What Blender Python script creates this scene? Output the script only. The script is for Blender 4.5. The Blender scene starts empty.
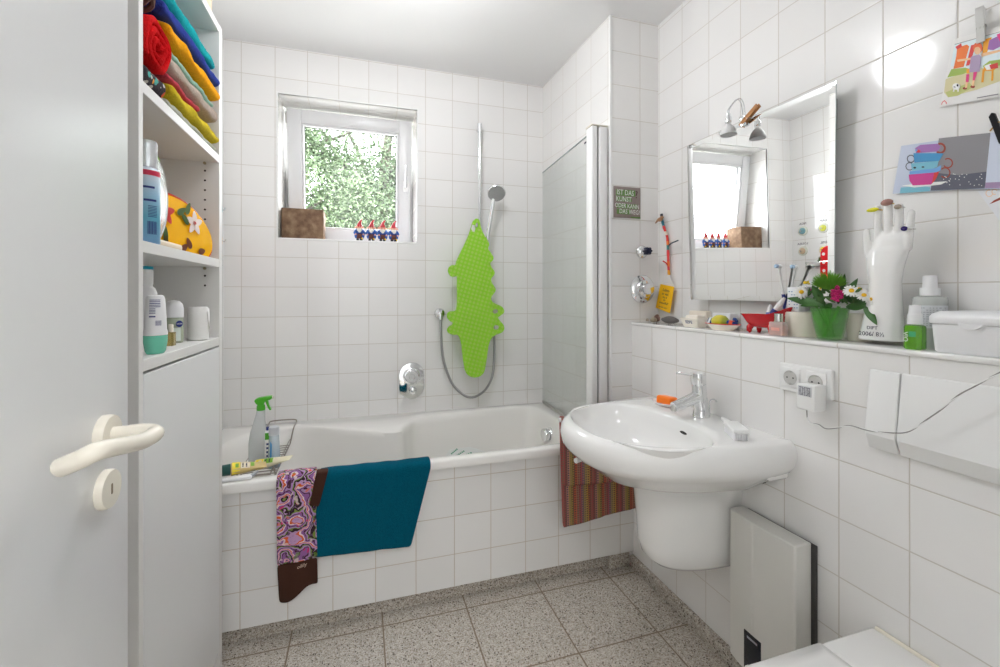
import bpy, bmesh, math, random
from mathutils import Vector, Matrix, noise
PI = math.pi
random.seed(7)
SC = bpy.context.scene
SKY, SUN, HALL_FILL, BULB, CEIL_E, EXPO = 15.0, 24.0, 29.0, 17.0, 2.6, 0.14
COL = SC.collection

# ------------------------------------------------------------------ camera model (1000 x 667 photograph)
F, TH, V0, U0, H = 440.6, math.radians(17.256), 294.9, 498.29, 1.255
CT, ST = math.cos(TH), math.sin(TH)
def ray(u, v):
    r = (u - U0) / F
    return Vector((r*CT + ST, -r*ST + CT, (V0 - v) / F))
EYE = Vector((0, 0, H))
def atY(u, v, Y): d = ray(u, v); return EYE + d*(Y/d.y)
def atX(u, v, X): d = ray(u, v); return EYE + d*(X/d.x)
def atZ(u, v, Z): d = ray(u, v); return EYE + d*((Z-H)/d.z)
def atPlane(u, v, p, n): d = ray(u, v); return EYE + d*((Vector(p)-EYE).dot(n)/d.dot(n))

YB, XR, YP, XL, XA, XA2 = 2.518, 1.352, 1.781, 1.208, 1.069, 1.092
XW, HC = -0.66, 1.287 + H
YF = -0.06                                   # wall with the doorway the camera stands in
LEDGE = H - 0.127                            # top of the tiled ledge
RIM = H - 0.66

# ------------------------------------------------------------------ materials
MATS = {}
def nt(m): m.use_nodes = True; return m.node_tree
def setin(b, k, v):
    if k in b.inputs: b.inputs[k].default_value = v
def mat(name, col, rough=0.5, metal=0.0, spec=0.5, trans=0.0, ior=1.45, coat=0.0, var=0.0, vscale=8, bump=0.0, bscale=200, emit=None, estr=0, alpha=1, sheen=0, sss=0):
    if name in MATS: return MATS[name]
    m = bpy.data.materials.new(name); t = nt(m); b = t.nodes['Principled BSDF']
    c = (col[0], col[1], col[2], 1)
    setin(b, 'Base Color', c); setin(b, 'Roughness', rough); setin(b, 'Metallic', metal)
    setin(b, 'Specular IOR Level', spec); setin(b, 'Transmission Weight', trans); setin(b, 'IOR', ior)
    setin(b, 'Coat Weight', coat); setin(b, 'Coat Roughness', 0.05); setin(b, 'Alpha', alpha); setin(b, 'Sheen Weight', sheen)
    if sss: setin(b, 'Subsurface Weight', sss); setin(b, 'Subsurface Scale', 0.01)
    if emit: setin(b, 'Emission Color', (*emit, 1)); setin(b, 'Emission Strength', estr)
    tc = t.nodes.new('ShaderNodeTexCoord')
    if var:
        n = t.nodes.new('ShaderNodeTexNoise'); n.inputs['Scale'].default_value = vscale; n.inputs['Detail'].default_value = 4
        t.links.new(tc.outputs['Object'], n.inputs['Vector'])
        mx = t.nodes.new('ShaderNodeMix'); mx.data_type = 'RGBA'
        mx.inputs[6].default_value = tuple(max(0, x*(1-var)) for x in col) + (1,)
        mx.inputs[7].default_value = tuple(min(1, x*(1+var)) for x in col) + (1,)
        t.links.new(n.outputs['Fac'], mx.inputs[0]); t.links.new(mx.outputs[2], b.inputs['Base Color'])
    if bump:
        n = t.nodes.new('ShaderNodeTexNoise'); n.inputs['Scale'].default_value = bscale; n.inputs['Detail'].default_value = 3
        t.links.new(tc.outputs['Object'], n.inputs['Vector'])
        bp = t.nodes.new('ShaderNodeBump'); bp.inputs['Strength'].default_value = bump; bp.inputs['Distance'].default_value = 0.004
        t.links.new(n.outputs['Fac'], bp.inputs['Height']); t.links.new(bp.outputs[0], b.inputs['Normal'])
    MATS[name] = m
    return m

def mth(t, op, a, b=None, c=None):
    n = t.nodes.new('ShaderNodeMath'); n.operation = op
    for i, x in enumerate((a, b, c)):
        if x is None: continue
        if isinstance(x, (int, float)): n.inputs[i].default_value = x
        else: t.links.new(x, n.inputs[i])
    return n.outputs[0]

def tile_mat(name, ua, va, u0, v0, pu, pv, tile=(0.80, 0.79, 0.775), grout=(0.56, 0.52, 0.47), half=0.0013, rough=0.085, speck=False):
    m = bpy.data.materials.new(name); t = nt(m); b = t.nodes['Principled BSDF']
    g = t.nodes.new('ShaderNodeNewGeometry'); s = t.nodes.new('ShaderNodeSeparateXYZ')
    t.links.new(g.outputs['Position'], s.inputs[0])
    def axis(a, o, p):
        q = mth(t, 'DIVIDE', mth(t, 'SUBTRACT', s.outputs[a], o), p)
        fr = mth(t, 'FRACT', q); fl = mth(t, 'FLOOR', q)
        d = mth(t, 'MULTIPLY', mth(t, 'MINIMUM', fr, mth(t, 'SUBTRACT', 1.0, fr)), p)
        return d, fl
    du, fu = axis(ua, u0, pu); dv, fv = axis(va, v0, pv)
    d = mth(t, 'MINIMUM', du, dv)
    mr = t.nodes.new('ShaderNodeMapRange'); mr.interpolation_type = 'SMOOTHSTEP'
    mr.inputs['From Min'].default_value = half*0.55; mr.inputs['From Max'].default_value = half*1.6
    t.links.new(d, mr.inputs['Value'])
    wn = t.nodes.new('ShaderNodeTexWhiteNoise'); cb = t.nodes.new('ShaderNodeCombineXYZ')
    t.links.new(fu, cb.inputs[0]); t.links.new(fv, cb.inputs[1]); t.links.new(cb.outputs[0], wn.inputs['Vector'])
    k = mth(t, 'MULTIPLY_ADD', wn.outputs['Value'], 0.035, 0.982)
    hsv = t.nodes.new('ShaderNodeHueSaturation'); hsv.inputs['Color'].default_value = (*tile, 1)
    t.links.new(k, hsv.inputs['Value'])
    colour = hsv.outputs[0]
    if speck:
        def layer(colour, scale, lo, hi, c):
            v = t.nodes.new('ShaderNodeTexVoronoi'); v.inputs['Scale'].default_value = scale
            t.links.new(g.outputs['Position'], v.inputs['Vector'])
            sp = t.nodes.new('ShaderNodeSeparateColor'); t.links.new(v.outputs['Color'], sp.inputs[0])
            a = mth(t, 'GREATER_THAN', sp.outputs[0], lo)
            e = mth(t, 'LESS_THAN', v.outputs['Distance'], hi)
            f = mth(t, 'MULTIPLY', a, e)
            mx = t.nodes.new('ShaderNodeMix'); mx.data_type = 'RGBA'
            t.links.new(f, mx.inputs[0]); t.links.new(colour, mx.inputs[6]); mx.inputs[7].default_value = (*c, 1)
            return mx.outputs[2]
        colour = layer(colour, 190, 0.45, 0.6, (0.60, 0.56, 0.50))
        colour = layer(colour, 260, 0.66, 0.5, (0.27, 0.22, 0.17))
        colour = layer(colour, 150, 0.86, 0.42, (0.12, 0.10, 0.085))
    mx = t.nodes.new('ShaderNodeMix'); mx.data_type = 'RGBA'
    t.links.new(mr.outputs[0], mx.inputs[0]); mx.inputs[6].default_value = (*grout, 1); t.links.new(colour, mx.inputs[7])
    t.links.new(mx.outputs[2], b.inputs['Base Color'])
    rr = mth(t, 'MULTIPLY_ADD', mr.outputs[0], rough - 0.7, 0.7); t.links.new(rr, b.inputs['Roughness'])
    # each tile sits a hair out of true, the joints are sunk
    mr2 = t.nodes.new('ShaderNodeMapRange'); mr2.interpolation_type = 'SMOOTHSTEP'
    mr2.inputs['From Min'].default_value = 0.0; mr2.inputs['From Max'].default_value = half*2.6
    t.links.new(d, mr2.inputs['Value'])
    n = t.nodes.new('ShaderNodeTexNoise'); n.inputs['Scale'].default_value = 6.0; n.inputs['Detail'].default_value = 1
    t.links.new(g.outputs['Position'], n.inputs['Vector'])
    hgt = mth(t, 'MULTIPLY_ADD', n.outputs['Fac'], 0.9, mr2.outputs[0])
    bp = t.nodes.new('ShaderNodeBump'); bp.inputs['Strength'].default_value = 0.35; bp.inputs['Distance'].default_value = 0.0015
    t.links.new(hgt, bp.inputs['Height']); t.links.new(bp.outputs[0], b.inputs['Normal'])
    return m

def ramp_mat(name, build, rough=0.9, bump=0.3, bscale=350):
    """material whose colour comes from a node expression built by build(tree, texcoord) -> colour socket"""
    m = bpy.data.materials.new(name); t = nt(m); b = t.nodes['Principled BSDF']; b.inputs['Roughness'].default_value = rough
    tc = t.nodes.new('ShaderNodeTexCoord')
    t.links.new(build(t, tc), b.inputs['Base Color'])
    if bump:
        n = t.nodes.new('ShaderNodeTexNoise'); n.inputs['Scale'].default_value = bscale
        t.links.new(tc.outputs['Object'], n.inputs['Vector'])
        bp = t.nodes.new('ShaderNodeBump'); bp.inputs['Strength'].default_value = bump; bp.inputs['Distance'].default_value = 0.003
        t.links.new(n.outputs['Fac'], bp.inputs['Height']); t.links.new(bp.outputs[0], b.inputs['Normal'])
    return m
def ramp(t, fac, stops, const=True):
    r = t.nodes.new('ShaderNodeValToRGB'); r.color_ramp.interpolation = 'CONSTANT' if const else 'LINEAR'
    e = r.color_ramp.elements
    while len(e) < len(stops): e.new(0.5)
    for el, (p, c) in zip(e, stops): el.position = p; el.color = (*c, 1)
    t.links.new(fac, r.inputs[0]); return r.outputs[0]
def mixc(t, f, a, b):
    mx = t.nodes.new('ShaderNodeMix'); mx.data_type = 'RGBA'
    for i, x in ((0, f), (6, a), (7, b)):
        if isinstance(x, tuple): mx.inputs[i].default_value = (*x, 1)
        elif isinstance(x, (int, float)): mx.inputs[i].default_value = x
        else: t.links.new(x, mx.inputs[i])
    return mx.outputs[2]

def srgb(r, g, b):
    f = lambda c: (c/255/12.92) if c/255 <= 0.04045 else ((c/255+0.055)/1.055)**2.4
    return (f(r), f(g), f(b))

M_ceram = mat('sanitary_ceramic', (0.83, 0.825, 0.81), 0.07, coat=0.3)
M_acryl = mat('tub_enamel', (0.82, 0.805, 0.775), 0.10, coat=0.2)
M_chrome = mat('chrome', (0.82, 0.83, 0.84), 0.07, metal=1)
M_steel = mat('brushed_steel', (0.62, 0.61, 0.58), 0.28, metal=1)
M_white = mat('white_plastic', (0.80, 0.80, 0.79), 0.28)
M_cream = mat('cream_plastic', srgb(228, 222, 208), 0.25)
M_lacq = mat('white_lacquer', (0.74, 0.745, 0.745), 0.32, bump=0.03, bscale=60)
M_melam = mat('white_melamine', (0.74, 0.73, 0.71), 0.38)
M_edge = mat('panel_edge', (0.80, 0.80, 0.79), 0.4)
M_pvc_shade = mat('shade_toned_sash', (0.66, 0.66, 0.665), 0.3)  # white plastic; the backlit sash's shade is put into this grey
M_black = mat('black_plastic', (0.012, 0.012, 0.014), 0.3)
M_dark = mat('dark_gap', (0.02, 0.018, 0.016), 0.7)
M_plaster = mat('ceiling_plaster', (0.80, 0.80, 0.80), 0.9, bump=0.05, bscale=90)
M_ink = mat('dark_ink', (0.03, 0.03, 0.05), 0.6)
M_blueink = mat('navy_ink', srgb(38, 50, 120), 0.5)
M_glassy = mat('clear_plastic', (0.95, 0.96, 0.96), 0.05, trans=1.0, ior=1.3)

# ------------------------------------------------------------------ mesh helpers
ORG = {}
class MB:
    def __init__(s): s.bm = bmesh.new(); s.mi = 0
    def _f(s, vs):
        try:
            f = s.bm.faces.new(vs); f.material_index = s.mi; return f
        except ValueError: return None
    def box(s, lo, hi, bevel=0.0, seg=2, mx=None):
        lo, hi = Vector(lo), Vector(hi)
        c = [Vector((x, y, z)) for z in (lo.z, hi.z) for y in (lo.y, hi.y) for x in (lo.x, hi.x)]
        if mx: c = [mx @ p for p in c]
        v = [s.bm.verts.new(p) for p in c]
        fs = [s._f([v[i] for i in q]) for q in ((0,2,3,1),(4,5,7,6),(0,1,5,4),(2,6,7,3),(0,4,6,2),(1,3,7,5))]
        if bevel:
            es = {e for f in fs for e in f.edges}
            r = bmesh.ops.bevel(s.bm, geom=list(es), offset=bevel, segments=seg, affect='EDGES', profile=0.5)
            for f in r['faces']: f.material_index = s.mi
        return s
    def rbox(s, c, size, rot=(0,0,0), bevel=0.0, seg=2):
        from mathutils import Euler
        mx = Matrix.Translation(c) @ Euler(rot).to_matrix().to_4x4()
        h = Vector(size)/2
        return s.box(-h, h, bevel, seg, mx)
    def loft(s, rings, closed=True, cap0=False, cap1=False, flip=False):
        R = [[s.bm.verts.new(p) for p in r] for r in rings]
        n = len(R[0])
        for a, b in zip(R, R[1:]):
            for i in range(n if closed else n-1):
                j = (i+1) % n
                q = [a[i], a[j], b[j], b[i]]
                s._f(q[::-1] if flip else q)
        if cap0: s._f(R[0] if flip else R[0][::-1])
        if cap1: s._f(R[-1][::-1] if flip else R[-1])
        return R
    def lathe(s, prof, c=(0,0,0), seg=24, mx=None, cap=True):
        mx = mx or Matrix.Translation(c)
        rings = []
        for r, z in prof:
            rings.append([mx @ Vector((max(r, 1e-5)*math.cos(2*PI*i/seg), max(r, 1e-5)*math.sin(2*PI*i/seg), z)) for i in range(seg)])
        s.loft(rings, True, cap, cap); return s
    def tube(s, pts, r, seg=8, closed=False, caps=True):
        pts = [Vector(p) for p in pts]; n = len(pts)
        rr = r if isinstance(r, (list, tuple)) else [r]*n
        T = []
        for i in range(n):
            a = pts[(i-1) % n] if (closed or i > 0) else pts[i]
            b = pts[(i+1) % n] if (closed or i < n-1) else pts[i]
            T.append((b-a).normalized())
        up = Vector((0, 0, 1)) if abs(T[0].z) < 0.9 else Vector((1, 0, 0))
        nrm = (up - T[0]*up.dot(T[0])).normalized(); rings = []
        for i in range(n):
            nrm = nrm - T[i]*nrm.dot(T[i])
            nrm = nrm.normalized() if nrm.length > 1e-6 else T[i].orthogonal().normalized()
            bn = T[i].cross(nrm)
            rings.append([pts[i] + (nrm*math.cos(2*PI*k/seg) + bn*math.sin(2*PI*k/seg))*rr[i] for k in range(seg)])
        if closed: rings.append(rings[0])
        s.loft(rings, True, caps and not closed, caps and not closed); return s
    def ball(s, c, r, seg=16, rings=10, mx=None):
        r = r if isinstance(r, (tuple, list, Vector)) else (r, r, r)
        m = Matrix.Translation(c) @ (mx or Matrix()) @ Matrix.Diagonal((*r, 1))
        prof = [(math.sin(PI*i/rings), -math.cos(PI*i/rings)) for i in range(rings+1)]
        return s.lathe(prof, seg=seg, mx=m)
    def prism(s, pts, vec):
        """outline pts (3D, planar) pushed along vec"""
        vec = Vector(vec); a = [s.bm.verts.new(p) for p in pts]; b = [s.bm.verts.new(Vector(p)+vec) for p in pts]
        s._f(a[::-1]); s._f(b); n = len(a)
        for i in range(n): s._f([a[i], a[(i+1) % n], b[(i+1) % n], b[i]])
        return s
    def poly(s, pts):
        s._f([s.bm.verts.new(p) for p in pts]); return s
    def build(s, name, m, parent=None, origin=None, sharp=40, mods=None, smooth=True, nofix=False):
        me = bpy.data.meshes.new(name)
        o = bpy.data.objects.new(name, me); COL.objects.link(o)
        if parent is not None:
            org = ORG[parent.name]; o.parent = parent; o.location = (0, 0, 0)
        else:
            org = Vector(origin) if origin is not None else Vector((0, 0, 0)); o.location = org
        ORG[o.name] = org
        for v in s.bm.verts: v.co -= org
        if not nofix: bmesh.ops.recalc_face_normals(s.bm, faces=s.bm.faces)
        s.bm.to_mesh(me); s.bm.free()
        for x in (m if isinstance(m, (list, tuple)) else [m]): me.materials.append(x)
        if smooth:
            for p in me.polygons: p.use_smooth = True
            if sharp: me.set_sharp_from_angle(angle=math.radians(sharp))
        for typ, kw in (mods or []):
            md = o.modifiers.new(typ.lower(), typ)
            for k, v in kw.items(): setattr(md, k, v)
        return o

def tag(o, label=None, cat=None, group=None, kind=None):
    if label: o['label'] = label
    if cat: o['category'] = cat
    if group: o['group'] = group
    if kind: o['kind'] = kind
    return o
def thing(name, loc, label, cat, group=None, kind=None):
    o = bpy.data.objects.new(name, None); COL.objects.link(o); o.location = loc; o.empty_display_size = 0.05
    ORG[o.name] = Vector(loc)
    return tag(o, label, cat, group, kind)
def struct(o): o['kind'] = 'structure'; return o
def copy_tree(o, loc, rz=0):
    def rec(x, par):
        c = x.copy(); COL.objects.link(c)
        if par: c.parent = par
        for ch in x.children: rec(ch, c)
        return c
    c = rec(o, None); c.location = loc; c.rotation_euler = (0, 0, rz); return c
def lerp(a, b, t): return a + (b-a)*t
def smoothpts(pts, n=8, closed=False):
    """Catmull-Rom through pts"""
    P = [Vector(p) for p in pts]; N = len(P); out = []
    rng = range(N if closed else N-1)
    for i in rng:
        if closed: p0, p1, p2, p3 = P[(i-1) % N], P[i], P[(i+1) % N], P[(i+2) % N]
        else: p0, p1, p2, p3 = P[max(i-1, 0)], P[i], P[i+1], P[min(i+2, N-1)]
        for k in range(n):
            t = k/n
            out.append(0.5*((2*p1) + (p2-p0)*t + (2*p0-5*p1+4*p2-p3)*t*t + (3*p1-p0-3*p2+p3)*t**3))
    if not closed: out.append(P[-1])
    return out
def outline2d(name, loops, depth, m, parent=None, origin=None, mxw=Matrix(), bevel=0.0, res=1):
    """filled flat outline with holes; loops are 2-D lists, extruded by depth and put in place with mxw"""
    cu = bpy.data.curves.new(name, 'CURVE'); cu.dimensions = '2D'; cu.fill_mode = 'BOTH'; cu.extrude = depth/2; cu.bevel_depth = bevel; cu.bevel_resolution = res
    for lp in loops:
        sp = cu.splines.new('POLY'); sp.points.add(len(lp)-1); sp.use_cyclic_u = True
        for p, q in zip(sp.points, lp): p.co = (q[0], q[1], 0, 1)
    tmp = bpy.data.objects.new('tmp', cu); me = bpy.data.meshes.new_from_object(tmp)
    bpy.data.objects.remove(tmp); bpy.data.curves.remove(cu)
    b = MB(); b.bm.from_mesh(me); bpy.data.meshes.remove(me); bmesh.ops.transform(b.bm, matrix=mxw, verts=b.bm.verts)
    return b.build(name, m, parent, origin, nofix=True)
def text_mesh(b, body, size, mxw, depth=0.0004, align='CENTER', shear=0.0, mi=None, spacing=1.0):
    cu = bpy.data.curves.new('t', 'FONT'); cu.body = body; cu.size = size; cu.extrude = depth/2; cu.align_x = align; cu.align_y = 'CENTER'; cu.shear = shear; cu.space_line = spacing
    cu.resolution_u = 2
    tmp = bpy.data.objects.new('tmp', cu); me = bpy.data.meshes.new_from_object(tmp)
    bpy.data.objects.remove(tmp); bpy.data.curves.remove(cu)
    nb = len(b.bm.verts); nf = len(b.bm.faces)
    b.bm.from_mesh(me); bpy.data.meshes.remove(me); b.bm.verts.ensure_lookup_table(); b.bm.faces.ensure_lookup_table()
    bmesh.ops.transform(b.bm, matrix=mxw, verts=b.bm.verts[nb:])
    for f in b.bm.faces[nf:]: f.material_index = b.mi if mi is None else mi
def frame_mx(o, x, y):
    """matrix with origin o, axes x and y (world), z = x cross y"""
    x = Vector(x).normalized(); y = Vector(y); y = (y - x*y.dot(x)).normalized(); z = x.cross(y)
    return Matrix(((x.x, y.x, z.x, o[0]), (x.y, y.y, z.y, o[1]), (x.z, y.z, z.z, o[2]), (0, 0, 0, 1)))

# ================================================================== THE SETTING
T_back = tile_mat('tiles_back_wall', 0, 2, -0.5815, 1.1258+H, .155, .155)
T_right = tile_mat('tiles_right_wall', 1, 2, 1.6171, 1.1104+H, .157, .1545)
T_pier = tile_mat('tiles_pier', 0, 2, 1.251, 1.1258+H, .157, .155)
T_alc = tile_mat('tiles_alcove', 1, 2, 2.400, 1.1258+H, .1500, .155)
T_half = tile_mat('tiles_half_wall', 1, 2, .847, -.283+H, .1575, .1545)
T_ledge = tile_mat('tiles_ledge', 1, 0, .847, 5.0, .315, 30)
T_apron = tile_mat('tiles_tub_apron', 0, 2, .2072, -.748+H, .155, .155, grout=(0.55, 0.48, 0.41))
T_left = tile_mat('tiles_left_wall', 1, 2, 2.42, 1.1258+H, .155, .155)
T_floor = tile_mat('granite_floor', 0, 1, .078, 1.723, .325, .333, tile=(0.47, 0.43, 0.375), grout=(0.20, 0.15, 0.10), half=0.0026, rough=0.22, speck=True)
T_base = tile_mat('granite_base', 0, 1, 40, 40, 100, 100, tile=(0.43, 0.39, 0.34), half=0.002, rough=0.25, speck=True)

b = MB(); b.box((-1.4, -1.8, -.1), (1.6, 2.9, 0)); struct(b.build('floor', T_floor, smooth=False))
b = MB(); b.box((-1.4, -1.8, HC), (1.6, 2.84, HC+.12)); struct(b.build('ceiling', M_plaster, smooth=False))
# back wall round the window niche
NX0, NX1, NZ0, NZ1 = -.413, .300, .294+H, 1.045+H
YO = YB + .32
b = MB()
for lo, hi in (((XW-.2, YB, 0), (NX0, YO, HC)), ((NX1, YB, 0), (XR+.2, YO, HC)), ((NX0, YB, 0), (NX1, YO, NZ0)), ((NX0, YB, NZ1), (NX1, YO, HC))): b.box(lo, hi)
struct(b.build('wall_back', T_back, smooth=False))
b = MB()
w = .006
for lo, hi in (((NX0-w, YB-.003, NZ0-w), (NX0, YB+.01, NZ1+w)), ((NX1, YB-.003, NZ0-w), (NX1+w, YB+.01, NZ1+w)), ((NX0, YB-.003, NZ1), (NX1, YB+.01, NZ1+w)), ((NX0, YB-.003, NZ0-w), (NX1, YB+.01, NZ0))): b.box(lo, hi, .0015)
struct(b.build('trim_1', M_white))
b = MB(); b.box((NX0, YB+.0, NZ0-.002), (NX1, YB+.25, NZ0+.004), .001); struct(b.build('trim_2', M_ceram))
# right upper wall, pier, alcove side
b = MB(); b.box((XR, YF-.12, 0), (XR+.2, YP, HC)); struct(b.build('wall_right', T_right, smooth=False))
b = MB()
b.prism([(XA2, YP, 0), (XR+.2, YP, 0), (XR+.2, YB, 0), (XA, YB, 0)], (0, 0, HC))
o = struct(b.build('wall_pier', [T_pier, T_alc], smooth=False))
for p in o.data.polygons: p.material_index = 1 if p.normal.x < -.9 else 0
b = MB(); b.box((XA2-.004, YP-.004, RIM), (XA2+.009, YP+.009, HC), .003); struct(b.build('trim_3', M_white))
# half wall in front of it, with the ledge
b = MB(); b.box((XL, YF-.12, 0), (XR, YP, LEDGE-.012)); struct(b.build('wall_right_low', T_half, smooth=False))
b = MB(); b.box((XL-.006, YF-.12, LEDGE-.014), (XR, YP, LEDGE), .005, 3); struct(b.build('trim_4', T_ledge))
b = MB(); b.box((XL-.022, YF, 0), (XL, YP-.012, .05), .002); struct(b.build('baseboard_right', T_base))
# left wall, front wall with the doorway, the hall behind the camera
b = MB(); b.box((XW-.2, -.18, 0), (XW, YB, HC)); struct(b.build('wall_left', T_left, smooth=False))
b = MB()
for lo, hi in (((XW-.2, YF-.12, 0), (-.385, YF, HC)), ((.47, YF-.12, 0), (XR+.2, YF, HC)), ((-.385, YF-.12, 2.03), (.47, YF, HC))): b.box(lo, hi)
struct(b.build('wall_front', M_plaster, smooth=False))
b = MB()
for lo, hi in (((-1.4, -1.8, 0), (-1.3, -.18, HC)), ((1.5, -1.8, 0), (1.6, -.18, HC)), ((-1.3, -1.8, 0), (1.5, -1.7, HC))): b.box(lo, hi)
struct(b.build('wall_hall', M_plaster, smooth=False))
# tiled tub apron and its recessed granite kick
b = MB(); b.box((XW, 1.77, .065), (XL, 1.786, RIM-.033)); struct(b.build('wall_tub', T_apron, smooth=False))
b = MB(); b.box((XW, 1.803, 0), (XL, 1.83, .066)); b.box((1.085, 1.771, 0), (XL-.02, 1.804, .0645), .002); struct(b.build('baseboard_tub', T_base))

# ------------------------------------------------------------------ window: fixed frame and the sash tilted into the room
win = struct(thing('window_1', ((NX0+NX1)/2, YB+.27, NZ0), 'white window tilted open in the tiled niche above the bathtub', 'window'))
b = MB(); fy0, fy1, fw = YB+.245, YB+.31, .045
for lo, hi in (((NX0, fy0, NZ0), (NX0+fw, fy1, NZ1)), ((NX1-fw, fy0, NZ0), (NX1, fy1, NZ1)), ((NX0+fw, fy0, NZ0), (NX1-fw, fy1, NZ0+fw)), ((NX0+fw, fy0, NZ1-fw), (NX1-fw, fy1, NZ1))): b.box(lo, hi, .003)
b.build('window_frame', M_white, win)
TILT = math.radians(7.5)
PIV = Vector((0, YB+.255, NZ0+.018))
SMX = Matrix.Translation(PIV) @ Matrix.Rotation(TILT, 4, 'X')       # sash: x across, z up, -y to the room
sx0, sx1, sh, sw = NX0+.022, NX1-.016, .722, .073
b = MB()
for lo, hi in (((sx0, -.04, 0), (sx0+sw, .03, sh)), ((sx1-sw, -.04, 0), (sx1, .03, sh)), ((sx0+sw, -.04, 0), (sx1-sw, .03, sw)), ((sx0+sw, -.04, sh-sw), (sx1-sw, .03, sh))): b.box(lo, hi, .004, mx=SMX)
sash = b.build('sash', M_pvc_shade, win)
b = MB(); g = .012; gx0, gx1 = sx0+sw, sx1-sw
for lo, hi in (((gx0, -.034, sw), (gx0+g, .0, sh-sw)), ((gx1-g, -.034, sw), (gx1, .0, sh-sw)), ((gx0+g, -.034, sw), (gx1-g, 0, sw+g)), ((gx0+g, -.034, sh-sw-g), (gx1-g, 0, sh-sw))): b.box(lo, hi, .003, mx=SMX)
b.build('glazing_bead', M_pvc_shade, sash)
b = MB()
for lo, hi in (((gx0+g-.001, -.006, sw), (gx0+g+.003, -.002, sh-sw)), ((gx1-g-.003, -.006, sw), (gx1-g+.001, -.002, sh-sw)), ((gx0+g, -.006, sh-sw-g-.003), (gx1-g, -.002, sh-sw-g+.001))): b.box(lo, hi, mx=SMX)
b.build('seal', M_dark, sash)
glass = bpy.data.materials.new('window_glass'); t = nt(glass); t.nodes.clear()
out = t.nodes.new('ShaderNodeOutputMaterial'); tr = t.nodes.new('ShaderNodeBsdfTransparent'); gl = t.nodes.new('ShaderNodeBsdfGlossy'); gl.inputs['Roughness'].default_value = 0
fr = t.nodes.new('ShaderNodeLayerWeight'); fr.inputs[0].default_value = .5; ms = t.nodes.new('ShaderNodeMixShader')
t.links.new(mth(t, 'MULTIPLY_ADD', mth(t, 'POWER', fr.outputs['Facing'], 5.0), .9, .04), ms.inputs[0]); t.links.new(tr.outputs[0], ms.inputs[1]); t.links.new(gl.outputs[0], ms.inputs[2]); t.links.new(ms.outputs[0], out.inputs[0])
b = MB(); b.box((gx0, -.004, sw), (gx1, -.002, sh-sw), mx=SMX); b.build('pane', glass, win)
b = MB(); hx = sx1-.032; hz = .365
b.rbox((0, 0, 0), (.026, .012, .062)); 
bmesh.ops.transform(b.bm, matrix=SMX @ Matrix.Translation((hx, -.045, hz-.02)), verts=b.bm.verts)
hd = b.build('window_handle', M_white, win)
b = MB(); b.tube([SMX @ Vector(p) for p in ((hx, -.045, hz-.02), (hx, -.075, hz-.02), (hx, -.08, hz-.01), (hx, -.08, hz+.10))], [.008, .008, .0085, .007], 10)
b.build('lever', mat('satin_aluminium', (.62, .62, .63), .3, metal=.6), hd)
b = MB(); b.box((sx0-.012, -.01, sh-.07), (sx0+.006, .02, sh-.02), .002, mx=SMX); b.build('tilt_stay', M_steel, win)

# ------------------------------------------------------------------ door leaf opened against the cabinet (handle side towards the room)
DX, DE = -.33, atX(128.2, 300, -.33).y
door = struct(thing('door_1', (DX-.02, 0, 0), 'open white bathroom door at left with cream lever handle', 'door'))
b = MB(); b.box((DX-.028, -.05, .006), (DX, DE, 1.99), .0015); b.box((DX-.043, -.05, .006), (DX-.026, DE+.016, 2.003), .0015)
b.build('door_leaf', M_lacq, door)
R0 = atX(103, 434.5, DX)
def xl(prof, c, seg=32):                       # lathe whose axis points +x
    return MB().lathe(prof, seg=seg, mx=Matrix.Translation(c) @ Matrix.Rotation(PI/2, 4, 'Y'))
b = xl([(0, 0), (.026, 0), (.026, .008), (.0245, .011), (.0, .012)], R0)
rose = b.build('rose', M_cream, door)
b = MB()
pth = smoothpts([R0+Vector((.01, 0, 0)), R0+Vector((.03, 0, 0)), R0+Vector((.048, .0, 0)), R0+Vector((.061, -.008, -.0005)), R0+Vector((.064, -.022, -.001)), R0+Vector((.0605, -.050, .000)), atX(100, 450.5, DX+.054), atX(80, 459.5, DX+.040), atX(61, 467.5, DX+.020)], 6)
b.tube(pth, [.0095]*6+[.0105]*(len(pth)-6), 16); b.build('lever', M_cream, door)
K0 = atX(104, 489.5, DX)
b = xl([(0, 0), (.026, 0), (.026, .006), (.0245, .009), (.0, .009)], K0); kp = b.build('keyhole_plate', M_cream, door)
b = MB(); b.box(K0+Vector((.006, -.0035, -.0085)), K0+Vector((.0097, .0035, .0085)), .003, 3); b.build('keyhole', mat('keyhole_shadow', srgb(120, 105, 85), .6), kp)

# ------------------------------------------------------------------ bathtub
tub = thing('bathtub', (.2, 2.13, 0), 'white built-in bathtub behind the tiled front with cloths over its edge', 'bathtub')
inner = smoothpts([(-.585, 2.10, 0), (-.545, 2.27, 0), (-.44, 2.38, 0), (-.28, 2.40, 0), (-.08, 2.30, 0), (.09, 2.215, 0), (.175, 2.205, 0), (.222, 2.272, 0), (.283, 2.36, 0), (.40, 2.405, 0), (.65, 2.435, 0), (.88, 2.445, 0), (.965, 2.40, 0), (.985, 2.22, 0), (.965, 1.95, 0), (.90, 1.835, 0), (.76, 1.80, 0), (.3, 1.797, 0), (-.2, 1.797, 0), (-.45, 1.815, 0), (-.55, 1.91, 0)], 6, True)
TC = Vector((.2, 2.11, 0))
OX0, OX1, OY0, OY1 = XW+.001, XA-.002, 1.748, YB-.001
def rect_hit(p, ins=0):
    d = p - TC; k = 1e9
    if d.x > 1e-6: k = min(k, (OX1-ins-TC.x)/d.x)
    if d.x < -1e-6: k = min(k, (OX0+ins-TC.x)/d.x)
    if d.y > 1e-6: k = min(k, (OY1-ins-TC.y)/d.y)
    if d.y < -1e-6: k = min(k, (OY0+ins-TC.y)/d.y)
    return TC + d*k
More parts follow.
